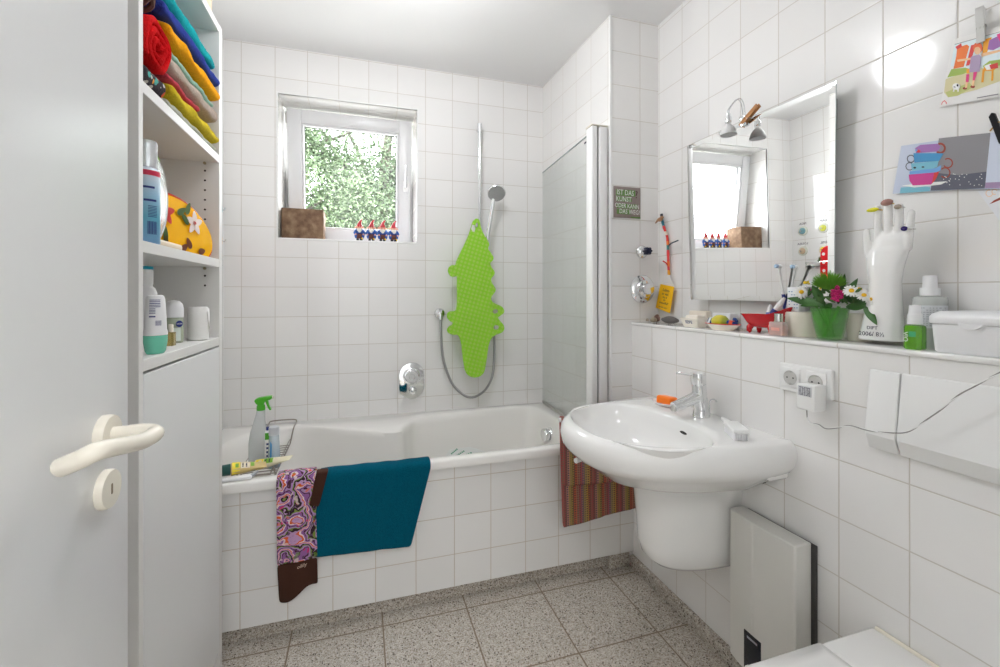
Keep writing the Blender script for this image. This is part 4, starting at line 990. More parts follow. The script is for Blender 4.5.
def paisley(t, tc):
    uv = t.nodes.new('ShaderNodeMapping'); uv.inputs['Scale'].default_value = (1, 1, 1); t.links.new(tc.outputs['UV'], uv.inputs[0])
    nz = t.nodes.new('ShaderNodeTexNoise'); nz.inputs['Scale'].default_value = 6; t.links.new(uv.outputs[0], nz.inputs['Vector'])
    va = t.nodes.new('ShaderNodeVectorMath'); va.operation = 'MULTIPLY_ADD'; t.links.new(nz.outputs['Color'], va.inputs[0]); va.inputs[1].default_value = (.22, .22, 0); t.links.new(uv.outputs[0], va.inputs[2])
    v = t.nodes.new('ShaderNodeTexVoronoi'); v.inputs['Scale'].default_value = 3.8; t.links.new(va.outputs[0], v.inputs['Vector'])
    k = mth(t, 'FRACT', mth(t, 'MULTIPLY', v.outputs['Distance'], 3.4))
    rings_ = ramp(t, k, [(0, srgb(45, 22, 30)), (.16, srgb(190, 150, 190)), (.30, srgb(215, 95, 40)), (.40, srgb(225, 205, 205)), (.50, srgb(140, 90, 150)), (.66, srgb(70, 30, 50)), (.76, srgb(175, 135, 185)), (.9, srgb(120, 140, 60))])
    v2 = t.nodes.new('ShaderNodeTexVoronoi'); v2.inputs['Scale'].default_value = 15; t.links.new(va.outputs[0], v2.inputs['Vector'])
    sp_ = t.nodes.new('ShaderNodeSeparateColor'); t.links.new(v2.outputs['Color'], sp_.inputs[0])
    dots = ramp(t, sp_.outputs[0], [(0, srgb(225, 205, 195)), (.25, srgb(35, 18, 24)), (.5, srgb(215, 30, 100)), (.68, srgb(95, 130, 40)), (.84, srgb(220, 110, 50))])
    c = mixc(t, mth(t, 'MULTIPLY', mth(t, 'LESS_THAN', v2.outputs['Distance'], .30), .75), rings_, dots)
    fine = t.nodes.new('ShaderNodeTexVoronoi'); fine.inputs['Scale'].default_value = 42; t.links.new(va.outputs[0], fine.inputs['Vector'])
    return mixc(t, mth(t, 'MULTIPLY', mth(t, 'LESS_THAN', fine.outputs['Distance'], .28), .55), c, srgb(150, 110, 155))
M_pais = ramp_mat('paisley', paisley, .9, .3, 300); M_brown = mat('brown_velour', srgb(62, 32, 18), .95, bump=.3, bscale=300)
pt = thing('paisley_towel', (-.13, 1.735, RIM), 'purple and orange paisley towel with brown hem draped over the tub edge', 'towel')
L = drape(276, 478, 277, 566, 1.730, .06, RIM+.0125); R = drape(315, 470, 317.5, 558, 1.730, .06, RIM+.0125)
cloth('cloth_body', L, R, 14, M_pais, None, None, None, .004, .004, 6, pt, 9)
def strip_cloth(name, quads, m, amp, seed): return cloth(name, *quads, 12, m, None, None, None, amp, .004, seed, pt, 9)
h0L, h0R, h1L, h1R = atY(277, 565, 1.731), atY(317.5, 557, 1.731), atY(279, 603, 1.731), atY(318, 585, 1.731)
cloth('brown_hem', [h0L.lerp(h1L, k/6) for k in range(7)], [h0R.lerp(h1R, k/6) for k in range(7)], 12, M_brown, None, None, None, .005, .004, 6, pt, 9)
f0, f1, f2, f3 = atY(316, 470, 1.724), atY(328, 468.5, 1.724), atY(309, 503, 1.724), atY(319, 503.5, 1.724)
cloth('brown_fold', [zz(f0, RIM+.016)+Vector((0, .03, 0)), zz(f0, RIM+.012)+Vector((0, .008, 0))]+[f0.lerp(f2, k/5)+Vector((0, 0, -.012)) for k in range(6)], [zz(f1, RIM+.016)+Vector((0, .03, 0)), zz(f1, RIM+.012)+Vector((0, .008, 0))]+[f1.lerp(f3, k/5)+Vector((0, 0, -.012)) for k in range(6)], 6, M_brown, None, None, None, .003, .004, 3, pt, 6)
b = MB(); fm = frame_mx(atY(301.5, 566, 1.722), (1, 0, .22), (0, 0, 1)); text_mesh(b, 'oilily', .018, fm, .0004, shear=.3); b.build('embroidery', mat('thread', srgb(215, 190, 170), .8), pt)

# wire caddy across the tub
cd = thing('bath_caddy', (-.37, 2.1, RIM), 'chrome wire caddy laid across the left end of the bathtub', 'bath caddy')
xa, xb_, zr, ztr = -.445, -.318, RIM+.006, RIM-.035
M_wire = mat('wire_metal', (.30, .27, .24), .3, metal=1)
def W(pts, r=.0032, closed=False): bb = MB(); bb.tube(pts, r, 8, closed=closed); return bb
side = lambda x: smoothpts([(x, 1.785, zr), (x, 1.85, zr), (x, 1.885, ztr), (x, 1.93, ztr), (x, 2.22, ztr), (x, 2.26, ztr+.003), (x, 2.36, zr), (x, 2.43, zr+.002)], 5)
for x in (xa, xb_): W(side(x)).build('side_wire', M_wire, cd)
W([(xa, 1.785, zr), (xb_, 1.785, zr)]).build('end_wire', M_wire, cd)
W(smoothpts([(xb_, 2.43, zr+.002), (xb_, 2.46, zr+.004), (xb_-.008, 2.478, zr+.012), ((xa+xb_)/2, 2.482, zr+.014), (xa+.008, 2.478, zr+.012), (xa, 2.46, zr+.004), (xa, 2.43, zr+.002)], 5), .0034).build('end_handle', M_wire, cd)
for i in range(12):
    y = 1.905+.030*i
    W([(xa, y, ztr-.001), (xb_, y, ztr-.001)], .0022).build('cross_wire', M_wire, cd)
for x in (xa-.0, xb_+.0): W([(x, 1.90, ztr+.022), (x, 2.25, ztr+.022)], .002).build('guard_wire', M_wire, cd)
zc_ = ztr+.001
# trigger spray bottle
tb = thing('trigger_spray', (-.40, 2.02, zc_), 'frosted spray bottle with lime green trigger head on the caddy', 'spray bottle')
c = Vector((-.4075, 2.030, zc_))
frost = mat('frosted_bottle', (.56, .58, .58), .25)
b = MB(); rings = []
for z, kx, ky, dx in ((0, .030, .026, 0), (.004, .034, .030, 0), (.10, .034, .029, 0), (.15, .030, .026, .002), (.205, .020, .020, .006), (.235, .0165, .0165, .010), (.25, .0155, .0155, .011)):
    rings.append([c+Vector((dx+kx*sp(math.cos(a), .8), ky*sp(math.sin(a), .8), z*.87)) for a in [2*PI*i/28 for i in range(28)]])
b.loft(rings, True, True, True); bt = b.build('bottle', frost, tb)
lime = mat('lime_plastic', srgb(70, 170, 35), .3)
b = MB(); hz_ = c+Vector((.011, 0, .2175)); b.lathe([(0, 0), (.017, 0), (.016, .018), (.012, .025), (0, .025)], hz_, 20)
b.prism([hz_+Vector((x*.78, -.012, z*.85)) for x, z in ((-.030, .048), (-.022, .034), (-.012, .026), (.014, .026), (.018, .040), (.030, .046), (.052, .052), (.056, .062), (.050, .068), (.022, .066), (-.010, .062), (-.026, .056))], (0, .026, 0))
hd = b.build('trigger_head', lime, tb, mods=[('BEVEL', dict(width=.003, segments=2, limit_method='ANGLE'))])
b = MB(); b.prism([hz_+Vector((x*.78, -.007, z*.85)) for x, z in ((.020, .046), (.034, .046), (.040, .020), (.050, .000), (.043, -.002), (.033, .014))], (0, .014, 0)); b.build('trigger', lime, hd)
b = MB(); b.tube([hz_+Vector((.040, 0, .050)), hz_+Vector((.047, 0, .051))], .006, 10); b.build('nozzle', M_cream, hd)
# slim white bottle with green label
wb = thing('slim_bottle', (-.352, 1.985, zc_), 'slim white bottle with a green label between two taller bottles', 'bottle')
c = Vector((-.362, 1.985, zc_))
b = MB(); b.box(c+Vector((-.011, -.012, 0)), c+Vector((.011, .012, .145)), .005, 3); b1 = b.build('bottle', wpl, wb)
b = MB(); b.lathe([(0, .1455), (.007, .1455), (.007, .158), (0, .159)], c, 14); b.build('cap', M_blueink, wb)
b = MB(); b.box(c+Vector((-.009, -.0127, .110)), c+Vector((.009, -.0121, .137)))
b.mi = 1
for i in range(4): b.box(c+Vector((-.004, -.0127, .04+.016*i)), c+Vector((.004, -.0121, .048+.016*i)))
b.build('label', [lime, M_blueink], b1)
bb_ = thing('blue_gel_bottle', (-.33, 1.98, zc_), 'clear bottle of blue gel with grey cap on the caddy', 'bottle')
c = Vector((-.3365, 1.965, zc_))
b = MB(); b.lathe([(0, 0), (.0215, 0), (.0235, .003), (.0225, .05), (.019, .115), (.018, .130), (0, .130)], c, 24); b1 = b.build('bottle', mat('clear_bottle', (.62, .74, .82), .08, alpha=.55), bb_)
b = MB(); b.lathe([(0, .002), (.0205, .002), (.0220, .004), (.0205, .060), (0, .060)], c, 24); b.build('blue_gel', mat('blue_gel', srgb(15, 95, 150), .15), b1)
b = MB(); b.lathe([(0, .1305), (.0195, .1305), (.0195, .160), (.018, .163), (0, .163)], c, 24); b.build('cap', mat('grey_cap', (.50, .52, .55), .3), bb_)
b = MB(); b.prism([c+Vector((x, -.0237+abs(x)*.35, z)) for x, z in ((-.012, .02), (-.006, .02), (-.004, .10), (-.010, .11))], (0, -.0012, 0)); b.build('label', mat('blue_label', srgb(45, 130, 190), .3), b1)
# lying tubes and a white holder on the rim
def lying_tube(name, label, p, q, r, mats, flat=.35):
    """round end at p (cap), flattened crimp at q"""
    t_ = thing(name, p, label, 'tube'); d = (q-p); Ln = d.length; d.normalize(); sd_ = d.cross(Vector((0, 0, 1))).normalized(); up_ = sd_.cross(d).normalized()
    def ring(k, a, c_): return [p + d*(Ln*k) + sd_*a*math.cos(x) + up_*c_*math.sin(x) for x in [2*PI*i/22 for i in range(22)]]
    b = MB(); b.loft([ring(0, r*.80, r*.80), ring(.015, r*.86, r*.86), ring(.19, r*.9, r*.9), ring(.195, r*.7, r*.7)], True, True, True); b.build('cap', mats[0], t_)
    b = MB(); b.loft([ring(.195, r*.7, r*.7), ring(.21, r, r), ring(.5, r*1.05, r*.85), ring(.8, r*1.2, r*.45), ring(.97, r*1.35, r*.08), ring(1, r*1.35, r*.06)], True, True, True); bd = b.build('tube_body', mats[1], t_)
    b = MB()
    def patch(k0, k1, a0, a1, mi):
        b.mi = mi; rows = []
        for k in [lerp(k0, k1, i/4) for i in range(5)]:
            aa = lerp(1.05, 1.2, max(0, (k-.5)/.3)) if k > .5 else 1.02; cc = lerp(.87, .47, max(0, (k-.5)/.3)) if k > .5 else lerp(1.02, .87, max(0, (k-.21)/.29))
            rows.append([p + d*(Ln*k) + sd_*(aa*r+.0006)*math.cos(x) + up_*(cc*r+.0008)*math.sin(x) for x in [lerp(a0, a1, i/6) for i in range(7)]])
        b.loft(rows, False)
    patch(.23, .40, -.6, PI-.2, 0); patch(.42, .62, .3, 1.5, 1); patch(.30, .37, .5, 1.2, 2); patch(.64, .72, .6, 1.6, 2); patch(.45, .48, .5, 1.3, 3); patch(.53, .56, .5, 1.3, 3)
    b.build('label', [mats[2], mats[3], mats[4], M_ink], bd, nofix=True)
    return t_
dgr, yel, wht2, grn2 = mat('dark_green_cap', srgb(25, 75, 70), .3), mat('tube_yellow', srgb(238, 215, 50), .35), mat('tube_white', srgb(225, 215, 190), .4), mat('tube_green', srgb(120, 175, 50), .4)
gold = mat('tube_gold', srgb(205, 180, 120), .4)
zt_ = RIM+.004
lying_tube('shower_gel_tube', 'yellow tube with dark green cap lying on the front edge of the tub', Vector((-.478, 1.800, RIM+.030)), Vector((-.340, 1.832, RIM+.027)), .0225, (dgr, gold, yel, wht2, grn2))
lying_tube('shower_gel_tube', 'yellow and green tube lying on the caddy before the spray bottle', Vector((-.425, 1.925, ztr+.0235)), Vector((-.265, 1.905, zr+.012)), .020, (dgr, mat('tube_cream', srgb(228, 220, 190), .4), yel, grn2, wht2))
b = MB(); q = Vector((-.42, 1.775, RIM+.001)); b.rbox((-.44, 1.772, RIM+.008), (.13, .026, .013), (0, 0, .06), .005, 3)
sh_ = thing('razor', (-.44, 1.772, RIM), 'white razor with grey end lying on the tub edge before the tubes', 'razor')
b.build('handle', wpl, sh_); b = MB(); b.tube([(-.378, 1.778, RIM+.009), (-.366, 1.783, RIM+.016), (-.358, 1.786, RIM+.022)], [.007, .006, .004], 10); b.build('grey_end', mat('grey_soft', (.40, .42, .45), .5), sh_)

# ================================================================== PIER FACE: PRINTED TILE, VALVES, PAINTED TWIG
def onpier(u, v, d=.001): return atY(u, v, YP-d)
S0, S1_, S2_, S3_ = onpier(613.5, 186), onpier(640, 188.5), onpier(640, 218.8), onpier(613.8, 217)
sg_ = thing('printed_sign', (S0+S2_)/2, 'square grey tile sign with hand lettering on the wall above the valves', 'sign')
x0, x1, z1_, z0_ = S0.x, S1_.x, max(S0.z, S1_.z), min(S2_.z, S3_.z)
b = MB(); b.box((x0, YP-.005, z0_), (x1, YP, z1_), .001); b.build('plate', mat('sign_taupe', srgb(142, 128, 124), .5, var=.12, vscale=60), sg_)
W_, H_ = x1-x0, z1_-z0_
b = MB()
for fx0, fx1, fy0, fy1 in ((.07, .80, .10, .30), (.07, .66, .33, .48), (.09, .88, .55, .70), (.10, .62, .73, .89), (.62, 1.0, .955, 1.0)):
    b.poly([Vector((x0+W_*x, YP-.0056, z1_-H_*y)) for x, y in ((fx0, fy1), (fx1, fy1), (fx1, fy0), (fx0, fy0))])
b.build('green_patch', mat('sign_green', srgb(105, 140, 80), .5, var=.2, vscale=90), sg_, smooth=False)
b = MB()
for txt, fx, fy, sz in (('IST DAS', .42, .20, .034), ('KUNST', .36, .41, .033), ('ODER KANN', .485, .625, .0285), ('DAS WEG?', .585, .81, .030)):
    text_mesh(b, txt, sz, frame_mx((x0+W_*fx, YP-.0062, z1_-H_*fy), (1, 0, -.03), (0, 0, 1)) @ Matrix.Diagonal((.78, 1, 1, 1)), .0003)
b.build('lettering', mat('sign_white', (.82, .83, .80), .6), sg_)
b = MB(); text_mesh(b, '?', .050, frame_mx((x0+W_*.84, YP-.0062, z1_-H_*.24), (1, 0, 0), (0, 0, 1)), .0003); b.build('question_mark', mat('sign_brown', srgb(85, 55, 50), .6), sg_)
vk = thing('stop_valve', onpier(643, 252, 0), 'small chrome stop valve with dark blue knob under the sign', 'valve')
c = onpier(641.5, 252, 0)
b = yl([(0, 0), (.031, 0), (.031, .004), (.027, .012), (.015, .018), (.013, .034), (0, .034)], c, 32); b.build('escutcheon', M_chrome, vk)
b = MB(); rg = []
for y, k in ((.030, .9), (.033, 1), (.056, 1), (.061, .85), (.062, .4)): rg.append([c+Vector((k*(.0165+.0025*math.cos(6*a))*math.cos(a), -y, k*(.0165+.0025*math.cos(6*a))*math.sin(a))) for a in [2*PI*i/48 for i in range(48)]])
b.loft(rg, True, True, True); b.build('knob', mat('navy_plastic', srgb(25, 28, 55), .3), vk)
vv = thing('wall_valve', onpier(645, 289, 0), 'large round chrome valve plate with a knob beside the yellow note', 'valve')
c = onpier(642, 289, 0)
b = yl([(0, 0), (.066, 0), (.066, .005), (.060, .012), (.043, .018), (.040, .028), (.037, .030), (0, .030)], c, 48); b.build('escutcheon', M_chrome, vv)
b = yl([(0, .030), (.026, .030), (.026, .050), (.0245, .056), (0, .057)], c+Vector((.002, 0, 0)), 32); b.build('knob', M_chrome, vv)
# painted twig hanging on the wall in the corner, wooden bird on top, yellow note on a string
tx = XR-.016
tw = thing('painted_twig', atX(667, 255, tx), 'twig painted red, orange and teal hanging in the corner with a wooden bird', 'ornament')
def onr(u, v, d=.016): return atX(u, v, XR-d)
M_ty = lambda n, c: mat(n, c, .5)
main = smoothpts([onr(661.5, 214), onr(662.5, 222), onr(664.5, 229), onr(667.2, 237), onr(668, 250), onr(668.3, 263), onr(669, 275)], 6)
cols = [(0, srgb(60, 60, 75)), (.08, srgb(35, 110, 130)), (.2, srgb(215, 45, 40)), (.30, srgb(230, 220, 205)), (.36, srgb(215, 45, 40)), (.46, srgb(235, 120, 50)), (.52, srgb(40, 120, 120)), (.60, srgb(225, 60, 60)), (.78, srgb(235, 110, 40)), (.86, srgb(225, 60, 60)), (.92, srgb(240, 165, 30))]
def twc(t, tc):
    s = t.nodes.new('ShaderNodeSeparateXYZ'); t.links.new(tc.outputs['Generated'], s.inputs[0]); return ramp(t, mth(t, 'SUBTRACT', 1.0, s.outputs[2]), cols)
b = MB(); b.tube(main, [.006+.0006*math.sin(i*1.3) for i in range(len(main))], 10); b.build('stem', ramp_mat('twig_paint', twc, .5, .1), tw)
b = MB(); b.tube(smoothpts([onr(668.5, 246), onr(671, 243.5, .03), onr(678, 240.5, .035)], 4), .0032, 8); b.build('side_twig', mat('twig_teal', srgb(50, 75, 90), .5), tw)
b = MB(); b.tube(smoothpts([onr(668, 266), onr(666, 263, .03), onr(663, 261, .035)], 4), .003, 8); b.build('side_twig', mat('twig_red', srgb(200, 45, 45), .5), tw)
bc = onr(660, 219.5, .03)
b = MB(); b.ball(bc, (.010, .016, .010), 14, 10); b.ball(bc+Vector((-.002, -.016, .006)), .0085, 12, 8); b.tube([bc+Vector((0, .012, 0)), bc+Vector((.0, .034, -.012))], [.007, .002], 8); b.tube([bc+Vector((-.002, -.022, .007)), bc+Vector((-.003, -.032, .006))], [.0035, .0008], 8)
b.build('bird', mat('bird_wood', srgb(170, 130, 100), .6), tw)
nt_ = thing('yellow_note', onr(664, 296), 'yellow tag with handwriting hanging on a string from the painted twig', 'note')
n0, n1, n2, n3 = onr(660.8, 284, .02), onr(674.3, 286.8, .02), onr(670, 313.2, .02), onr(656, 307.6, .02)
b = MB(); b.prism([n0, n1, n2, n3], (-.002, 0, 0)); b.build('card', mat('note_yellow', srgb(240, 185, 15), .55), nt_, smooth=False)
b = MB(); fm0 = frame_mx((0, 0, 0), n1-n0, n0-n3)
for txt, k, sz in (('Leben', .20, .019), ('ist viel,', .35, .017), ('be it', .48, .016), ('to', .58, .016), ('beautiful!', .71, .0165), ('(to the end) !', .88, .011)):
    p = (n0+n1)/2*(1-k) + (n2+n3)/2*k + Vector((-.0028, 0, 0)); text_mesh(b, txt, sz, Matrix.Translation(p) @ fm0, .0003, shear=.2)
b.build('handwriting', M_ink, nt_)
b = MB(); hk = main[-2]
b.tube([n0+Vector((-.001, 0, -.002)), hk+Vector((-.007, 0, 0))], .0007, 5); b.tube([hk+Vector((-.007, 0, 0)), n1+Vector((-.001, 0, -.002))], .0007, 5); b.build('string', mat('string', (.70, .68, .62), .8), nt_)

# ================================================================== WALL MIRROR, CLIP LAMP
MN = Vector((-1, -.02, -.018)).normalized(); MP = Vector((1.300, 1.25, H+.3))
MC = [atPlane(u, v, MP, MN) for u, v in ((687, 146), (835.5, 81), (833.5, 302.5), (690, 299.5))]
wm = thing('wall_mirror', (MC[2]+MC[3])/2, 'large rectangular wall mirror standing off the tiles above the ledge', 'mirror')
M_mir = mat('silvered_glass', (.93, .94, .935), .0, metal=1)
cen = sum(MC, Vector())/4
ex = (MC[1]-MC[0]).normalized(); ez = (MC[0]-MC[3]).normalized(); bw = .017
inn = [MC[0]+ex*bw-ez*bw, MC[1]-ex*bw-ez*bw, MC[2]-ex*bw+ez*bw, MC[3]+ex*bw+ez*bw]
b = MB(); b.poly(inn[::-1]); b.build('mirror_face', M_mir, wm, smooth=False)
b = MB()
lo_ = [p - MN*.0012 for p in MC]
for i in range(4): j = (i+1) % 4; b.poly([lo_[i], lo_[j], inn[j], inn[i]][::-1])
b.build('bevel', M_mir, wm, smooth=False)
b = MB(); b.loft([lo_, [p - MN*.005 for p in MC]], True, False, True); b.build('glass_edge', mat('mirror_edge', (.55, .60, .60), .15), wm, smooth=False)
b = MB(); bk = [p + (cen-p)*.10 for p in MC]; b.loft([[p - MN*.0052 for p in bk], [Vector((XR-.001, p.y, p.z)) for p in bk]], True, True, True); b.build('backing', mat('mirror_back', (.25, .25, .25), .7), wm, smooth=False)

lp = thing('clip_lamp', (1.29, 1.2, H+.62), 'small reflector lamp on a bent wire clipped to the top of the mirror', 'lamp')
LX = 1.228
hd0 = atX(728.3, 121, LX)
b = MB(); b.lathe([(.0, .016), (.008, .016), (.014, .010), (.022, -.002), (.0265, -.016), (.0272, -.021), (.026, -.022)], hd0+Vector((0, 0, -.028)), 28, cap=False); b.build('reflector', mat('frosted_reflector', (.66, .66, .66), .3), lp, mods=[('SOLIDIFY', dict(thickness=.0015))])
b = MB(); b.lathe([(0, -.020), (.0252, -.020), (.0258, -.0185), (0, -.0185)], hd0+Vector((0, 0, -.028)), 28); b.build('lens', mat('lamp_lens', (.75, .77, .80), .15), lp)
b = MB(); b.lathe([(0, -.006), (.0105, -.006), (.0105, .012), (.008, .016), (.008, .024), (0, .024)], hd0, 16); b.build('lamp_socket', M_chrome, lp)
for dy in (-.0045, .0045):
    o_ = Vector((0, dy, 0))
    w_ = smoothpts([hd0+Vector((0, 0, .018)), hd0+Vector((0, 0, .035)), atX(733, 103.5, 1.243), atX(737.5, 99, 1.258), atX(741, 100.5, 1.272), atX(743, 106, 1.283), atX(744, 116, 1.292)], 6)
    b = MB(); b.tube([p+o_ for p in w_], .0019, 8); b.build('wire_arm', M_chrome, lp)
ce = atX(744, 118, 1.292)
b = MB(); b.rbox(ce, (.022, .026, .014), (0, 0, 0), .003); b.rbox(ce+Vector((-.004, 0, -.016)), (.010, .022, .026), (0, 0, 0), .002); b.build('clamp', M_chrome, lp)
def clothespin(name, label, p, q, axis, m, mspr, w=.010, gap=.004, open_=.010):
    """two legs from jaw p to grip q, spread along axis"""
    r_ = thing(name, (Vector(p)+Vector(q))/2, label, 'clothespin'); p, q = Vector(p), Vector(q); d = (q-p).normalized(); L_ = (q-p).length
    a_ = Vector(axis); a_ = (a_-d*a_.dot(d)).normalized(); n_ = d.cross(a_)
    for s in (-1, 1):
        b = MB(); o1, o2 = s*.0006, s*open_
        P = [p+a_*o1, p+a_*(o1+s*.005), p+d*L_*.42+a_*(s*(.0085)), q+a_*(o2+s*.004), q+a_*o2, p+d*L_*.42+a_*(s*.0022)]
        b.prism([x - n_*w/2 for x in P], n_*w); b.build('leg', m, r_, mods=[('BEVEL', dict(width=.0008, segments=2))])
    c_ = p + d*L_*.42
    b = MB(); pts = [c_ + a_*.0085*math.cos(t_) + d*.0055*math.sin(t_) + n_*(w*.6*(t_/(6*PI)-.5)*2) for t_ in [6*PI*i/60 for i in range(61)]]
    b.tube(pts, .0009, 6); b.build('spring', mspr, r_); return r_
wood = mat('pin_wood', srgb(190, 135, 85), .6, var=.15, vscale=40)
clothespin('clothespin', 'wooden clothespin clamped on the top edge of the mirror beside the lamp', atX(740.5, 126, 1.290), atX(758.5, 105, 1.284), (1, .1, .1), wood, M_steel, .014, open_=.004)

# ================================================================== CARDS AND CLIPS ON THE RIGHT WALL
cx_ = XR-.008
card = thing('postcard', atX(990, 70, cx_), 'postcard of a girl hanging laundry, pegged up at the top right', 'postcard')
def C1(u, v): return atX(930 + u*70/424, v*110/667, cx_)        # crop pixels
b = MB(); b.prism([C1(140, 240), C1(470, 143), C1(455, 580), C1(60, 648)], (.0012, 0, 0)); b.build('card', mat('card_white', (.80, .79, .77), .5), card, smooth=False)
pal = {k: mat('print_'+k, srgb(*v), .5) for k, v in dict(grass=(190, 195, 120), field=(214, 205, 160), green=(160, 185, 85), orange=(238, 120, 45), red=(215, 60, 55), amber=(240, 165, 40), violet=(160, 110, 175), pink=(225, 60, 130), skin=(240, 195, 150), hair=(225, 100, 50), dress=(175, 155, 185), sky=(222, 236, 240), brown=(150, 60, 40), black=(40, 40, 45), white=(235, 235, 232), blue=(110, 160, 215), grey=(138, 136, 140), teal=(60, 140, 190), aqua=(120, 185, 205), magenta=(200, 60, 140), slate=(92, 94, 108), pale=(205, 212, 228), mauve=(165, 140, 175)).items()}
def printed(parent, name, fn, shapes):
    keys = []; b = MB()
    for k, (key, pts) in enumerate(shapes):
        if key not in keys: keys.append(key)
        b.mi = keys.index(key); b.poly([fn(x, y)+Vector((-.00015-.00006*k, 0, 0)) for x, y in pts])
    return b.build(name, [pal[k] for k in keys], parent, smooth=False, nofix=True)
def circ(x, y, rx, ry=None, n=14, a0=0): ry = ry or rx; return [(x+rx*math.cos(2*PI*i/n+a0), y+ry*math.sin(2*PI*i/n+a0)) for i in range(n)]
def arc(x, y, r, w, a0, a1, n=10):
    A_ = [a0+(a1-a0)*i/n for i in range(n+1)]
    return [(x+r*math.cos(a), y+r*math.sin(a)) for a in A_] + [(x+(r-w)*math.cos(a), y+(r-w)*math.sin(a)) for a in A_[::-1]]
printed(card, 'picture', C1, [
    ('sky', [(125, 400), (150, 270), (430, 195), (430, 390), (260, 425)]), ('field', [(95, 480), (250, 425), (430, 390), (430, 490), (280, 545), (110, 590), (85, 560)]), ('green', [(105, 470), (130, 420), (215, 410), (260, 425), (200, 450)]), ('green', [(320, 400), (360, 370), (430, 360), (430, 395), (330, 420)]),
    ('grass', [(110, 590), (95, 560), (240, 500), (260, 530), (170, 580)]), ('grey', [(150, 268), (430, 190), (430, 193), (150, 272)]),
    ('orange', [(165, 290), (225, 270), (238, 282), (205, 405), (142, 418), (160, 340)]), ('red', [(250, 275), (300, 262), (270, 300), (240, 395), (218, 400)]), ('amber', [(325, 240), (375, 225), (370, 260), (345, 320), (318, 325)]), ('violet', [(360, 245), (420, 215), (430, 280), (385, 305), (350, 300)]), ('pink', [(405, 210), (430, 200), (430, 260), (418, 240)]), ('red', [(155, 285), (190, 262), (195, 285), (165, 300)]),
    ('skin', [(165, 362), (250, 350), (252, 362), (168, 376)]), ('skin', [(310, 325), (430, 300), (430, 312), (315, 345)]), ('amber', [(318, 470), (332, 400), (400, 415), (385, 430), (335, 430)]), ('amber', [(312, 500), (320, 420), (332, 420), (326, 500)]), ('amber', [(372, 490), (376, 410), (388, 410), (384, 490)]), ('white', [(330, 400), (370, 385), (378, 420), (345, 425)]), ('red', [(362, 395), (412, 380), (415, 412), (370, 420)]),
    ('pink', [(222, 450), (240, 450), (236, 498), (218, 498)]), ('pink', [(266, 430), (290, 430), (274, 488), (260, 488)]), ('amber', [(222, 420), (245, 415), (248, 440), (225, 448)]), ('brown', circ(214, 536, 14, 8)), ('brown', circ(261, 526, 14, 9)), ('skin', [(219, 498), (234, 498), (226, 534), (214, 534)]), ('skin', [(260, 488), (273, 488), (268, 522), (256, 522)]),
    ('dress', [(250, 345), (300, 330), (312, 345), (304, 435), (240, 440)]), ('hair', circ(292, 292, 30, 34)), ('skin', circ(290, 308, 20, 24)), ('hair', [(264, 292), (276, 268), (308, 268), (320, 295), (300, 285), (278, 288)]),
    ('white', circ(162, 525, 24, 20)), ('black', circ(170, 518, 6, 8)), ('black', circ(152, 530, 6, 5)), ('white', [(146, 530), (156, 530), (150, 558), (142, 556)]), ('white', [(168, 530), (178, 528), (178, 556), (170, 556)]), ('red', [(70, 636), (78, 618), (92, 608), (106, 624), (102, 634), (98, 620), (90, 614), (80, 622), (76, 634)]), ('grey', [(288, 592), (418, 568), (418, 574), (288, 598)])])
clothespin('clothespin', 'white plastic clothespin holding the laundry postcard', atX(981, 42.5, cx_-.002), atX(980, 8, cx_-.016), (1, .35, 0), mat('grey_peg', (.74, .74, .72), .4), M_steel, .014, open_=.012)
card2 = thing('postcard', atX(950, 165, cx_), 'wide postcard with a tower of painted teacups on the tiles', 'postcard')
def C2(u, v): return atX(885 + u*115/697, 110 + v*110/667, cx_)
b = MB(); b.prism([C2(98, 218), C2(640, 138), C2(860, 110), C2(860, 475), C2(440, 482), C2(46, 508)], (.0012, 0, 0)); b.build('card', mat('card_pale', srgb(196, 204, 222), .25), card2, smooth=False)
printed(card2, 'picture', C2, [
    ('grey', [(327, 172), (640, 138), (660, 200), (604, 475), (440, 482), (275, 490), (300, 330)]), ('slate', [(300, 380), (440, 395), (628, 372), (604, 475), (440, 482), (276, 488)]), ('pale', [(640, 138), (860, 110), (860, 475), (606, 474)]), ('mauve', [(610, 440), (860, 430), (860, 475), (606, 474)]),
    ('aqua', [(96, 470), (230, 460), (275, 468), (272, 492), (90, 506)]), ('white', [(100, 458), (240, 440), (380, 432), (340, 452), (180, 470)]),
    ('slate', arc(158, 296, 26, 7, 0, 2*PI)), ('slate', arc(150, 342, 26, 6, 0, 2*PI)), ('brown', arc(382, 322, 32, 8, -2.2, 2.6)), ('brown', arc(365, 380, 34, 8, -2.4, 2.4)), ('brown', arc(336, 232, 34, 12, -2.0, 2.4)),
    ('magenta', [(145, 392), (225, 382), (322, 376), (305, 420), (280, 452), (170, 458), (150, 430)]), ('red', [(300, 378), (330, 374), (312, 415), (284, 450)]), ('blue', [(150, 372), (310, 352), (342, 334), (338, 366), (312, 378), (150, 392)]), ('aqua', [(158, 325), (300, 310), (328, 305), (318, 345), (290, 356), (165, 368)]), ('black', circ(182, 350, 9, 6)), ('black', circ(232, 346, 9, 5)),
    ('teal', [(174, 262), (350, 262), (358, 264), (330, 308), (180, 320)]), ('violet', [(184, 232), (215, 212), (320, 204), (340, 225), (320, 252), (190, 262)]), ('red', circ(205, 250, 12, 9)), ('blue', circ(192, 245, 7, 7))] + [('white', circ(random.Random(i).uniform(330, 600), random.Random(i+50).uniform(385, 460), 3.2, 3.2, 6)) for i in range(26)])
bcl = thing('binder_clip', atX(993, 126, cx_-.012), 'black binder clip holding the teacup postcard', 'clip')
d0, d1 = atX(999, 139, cx_-.006), atX(990.5, 116, cx_-.018)
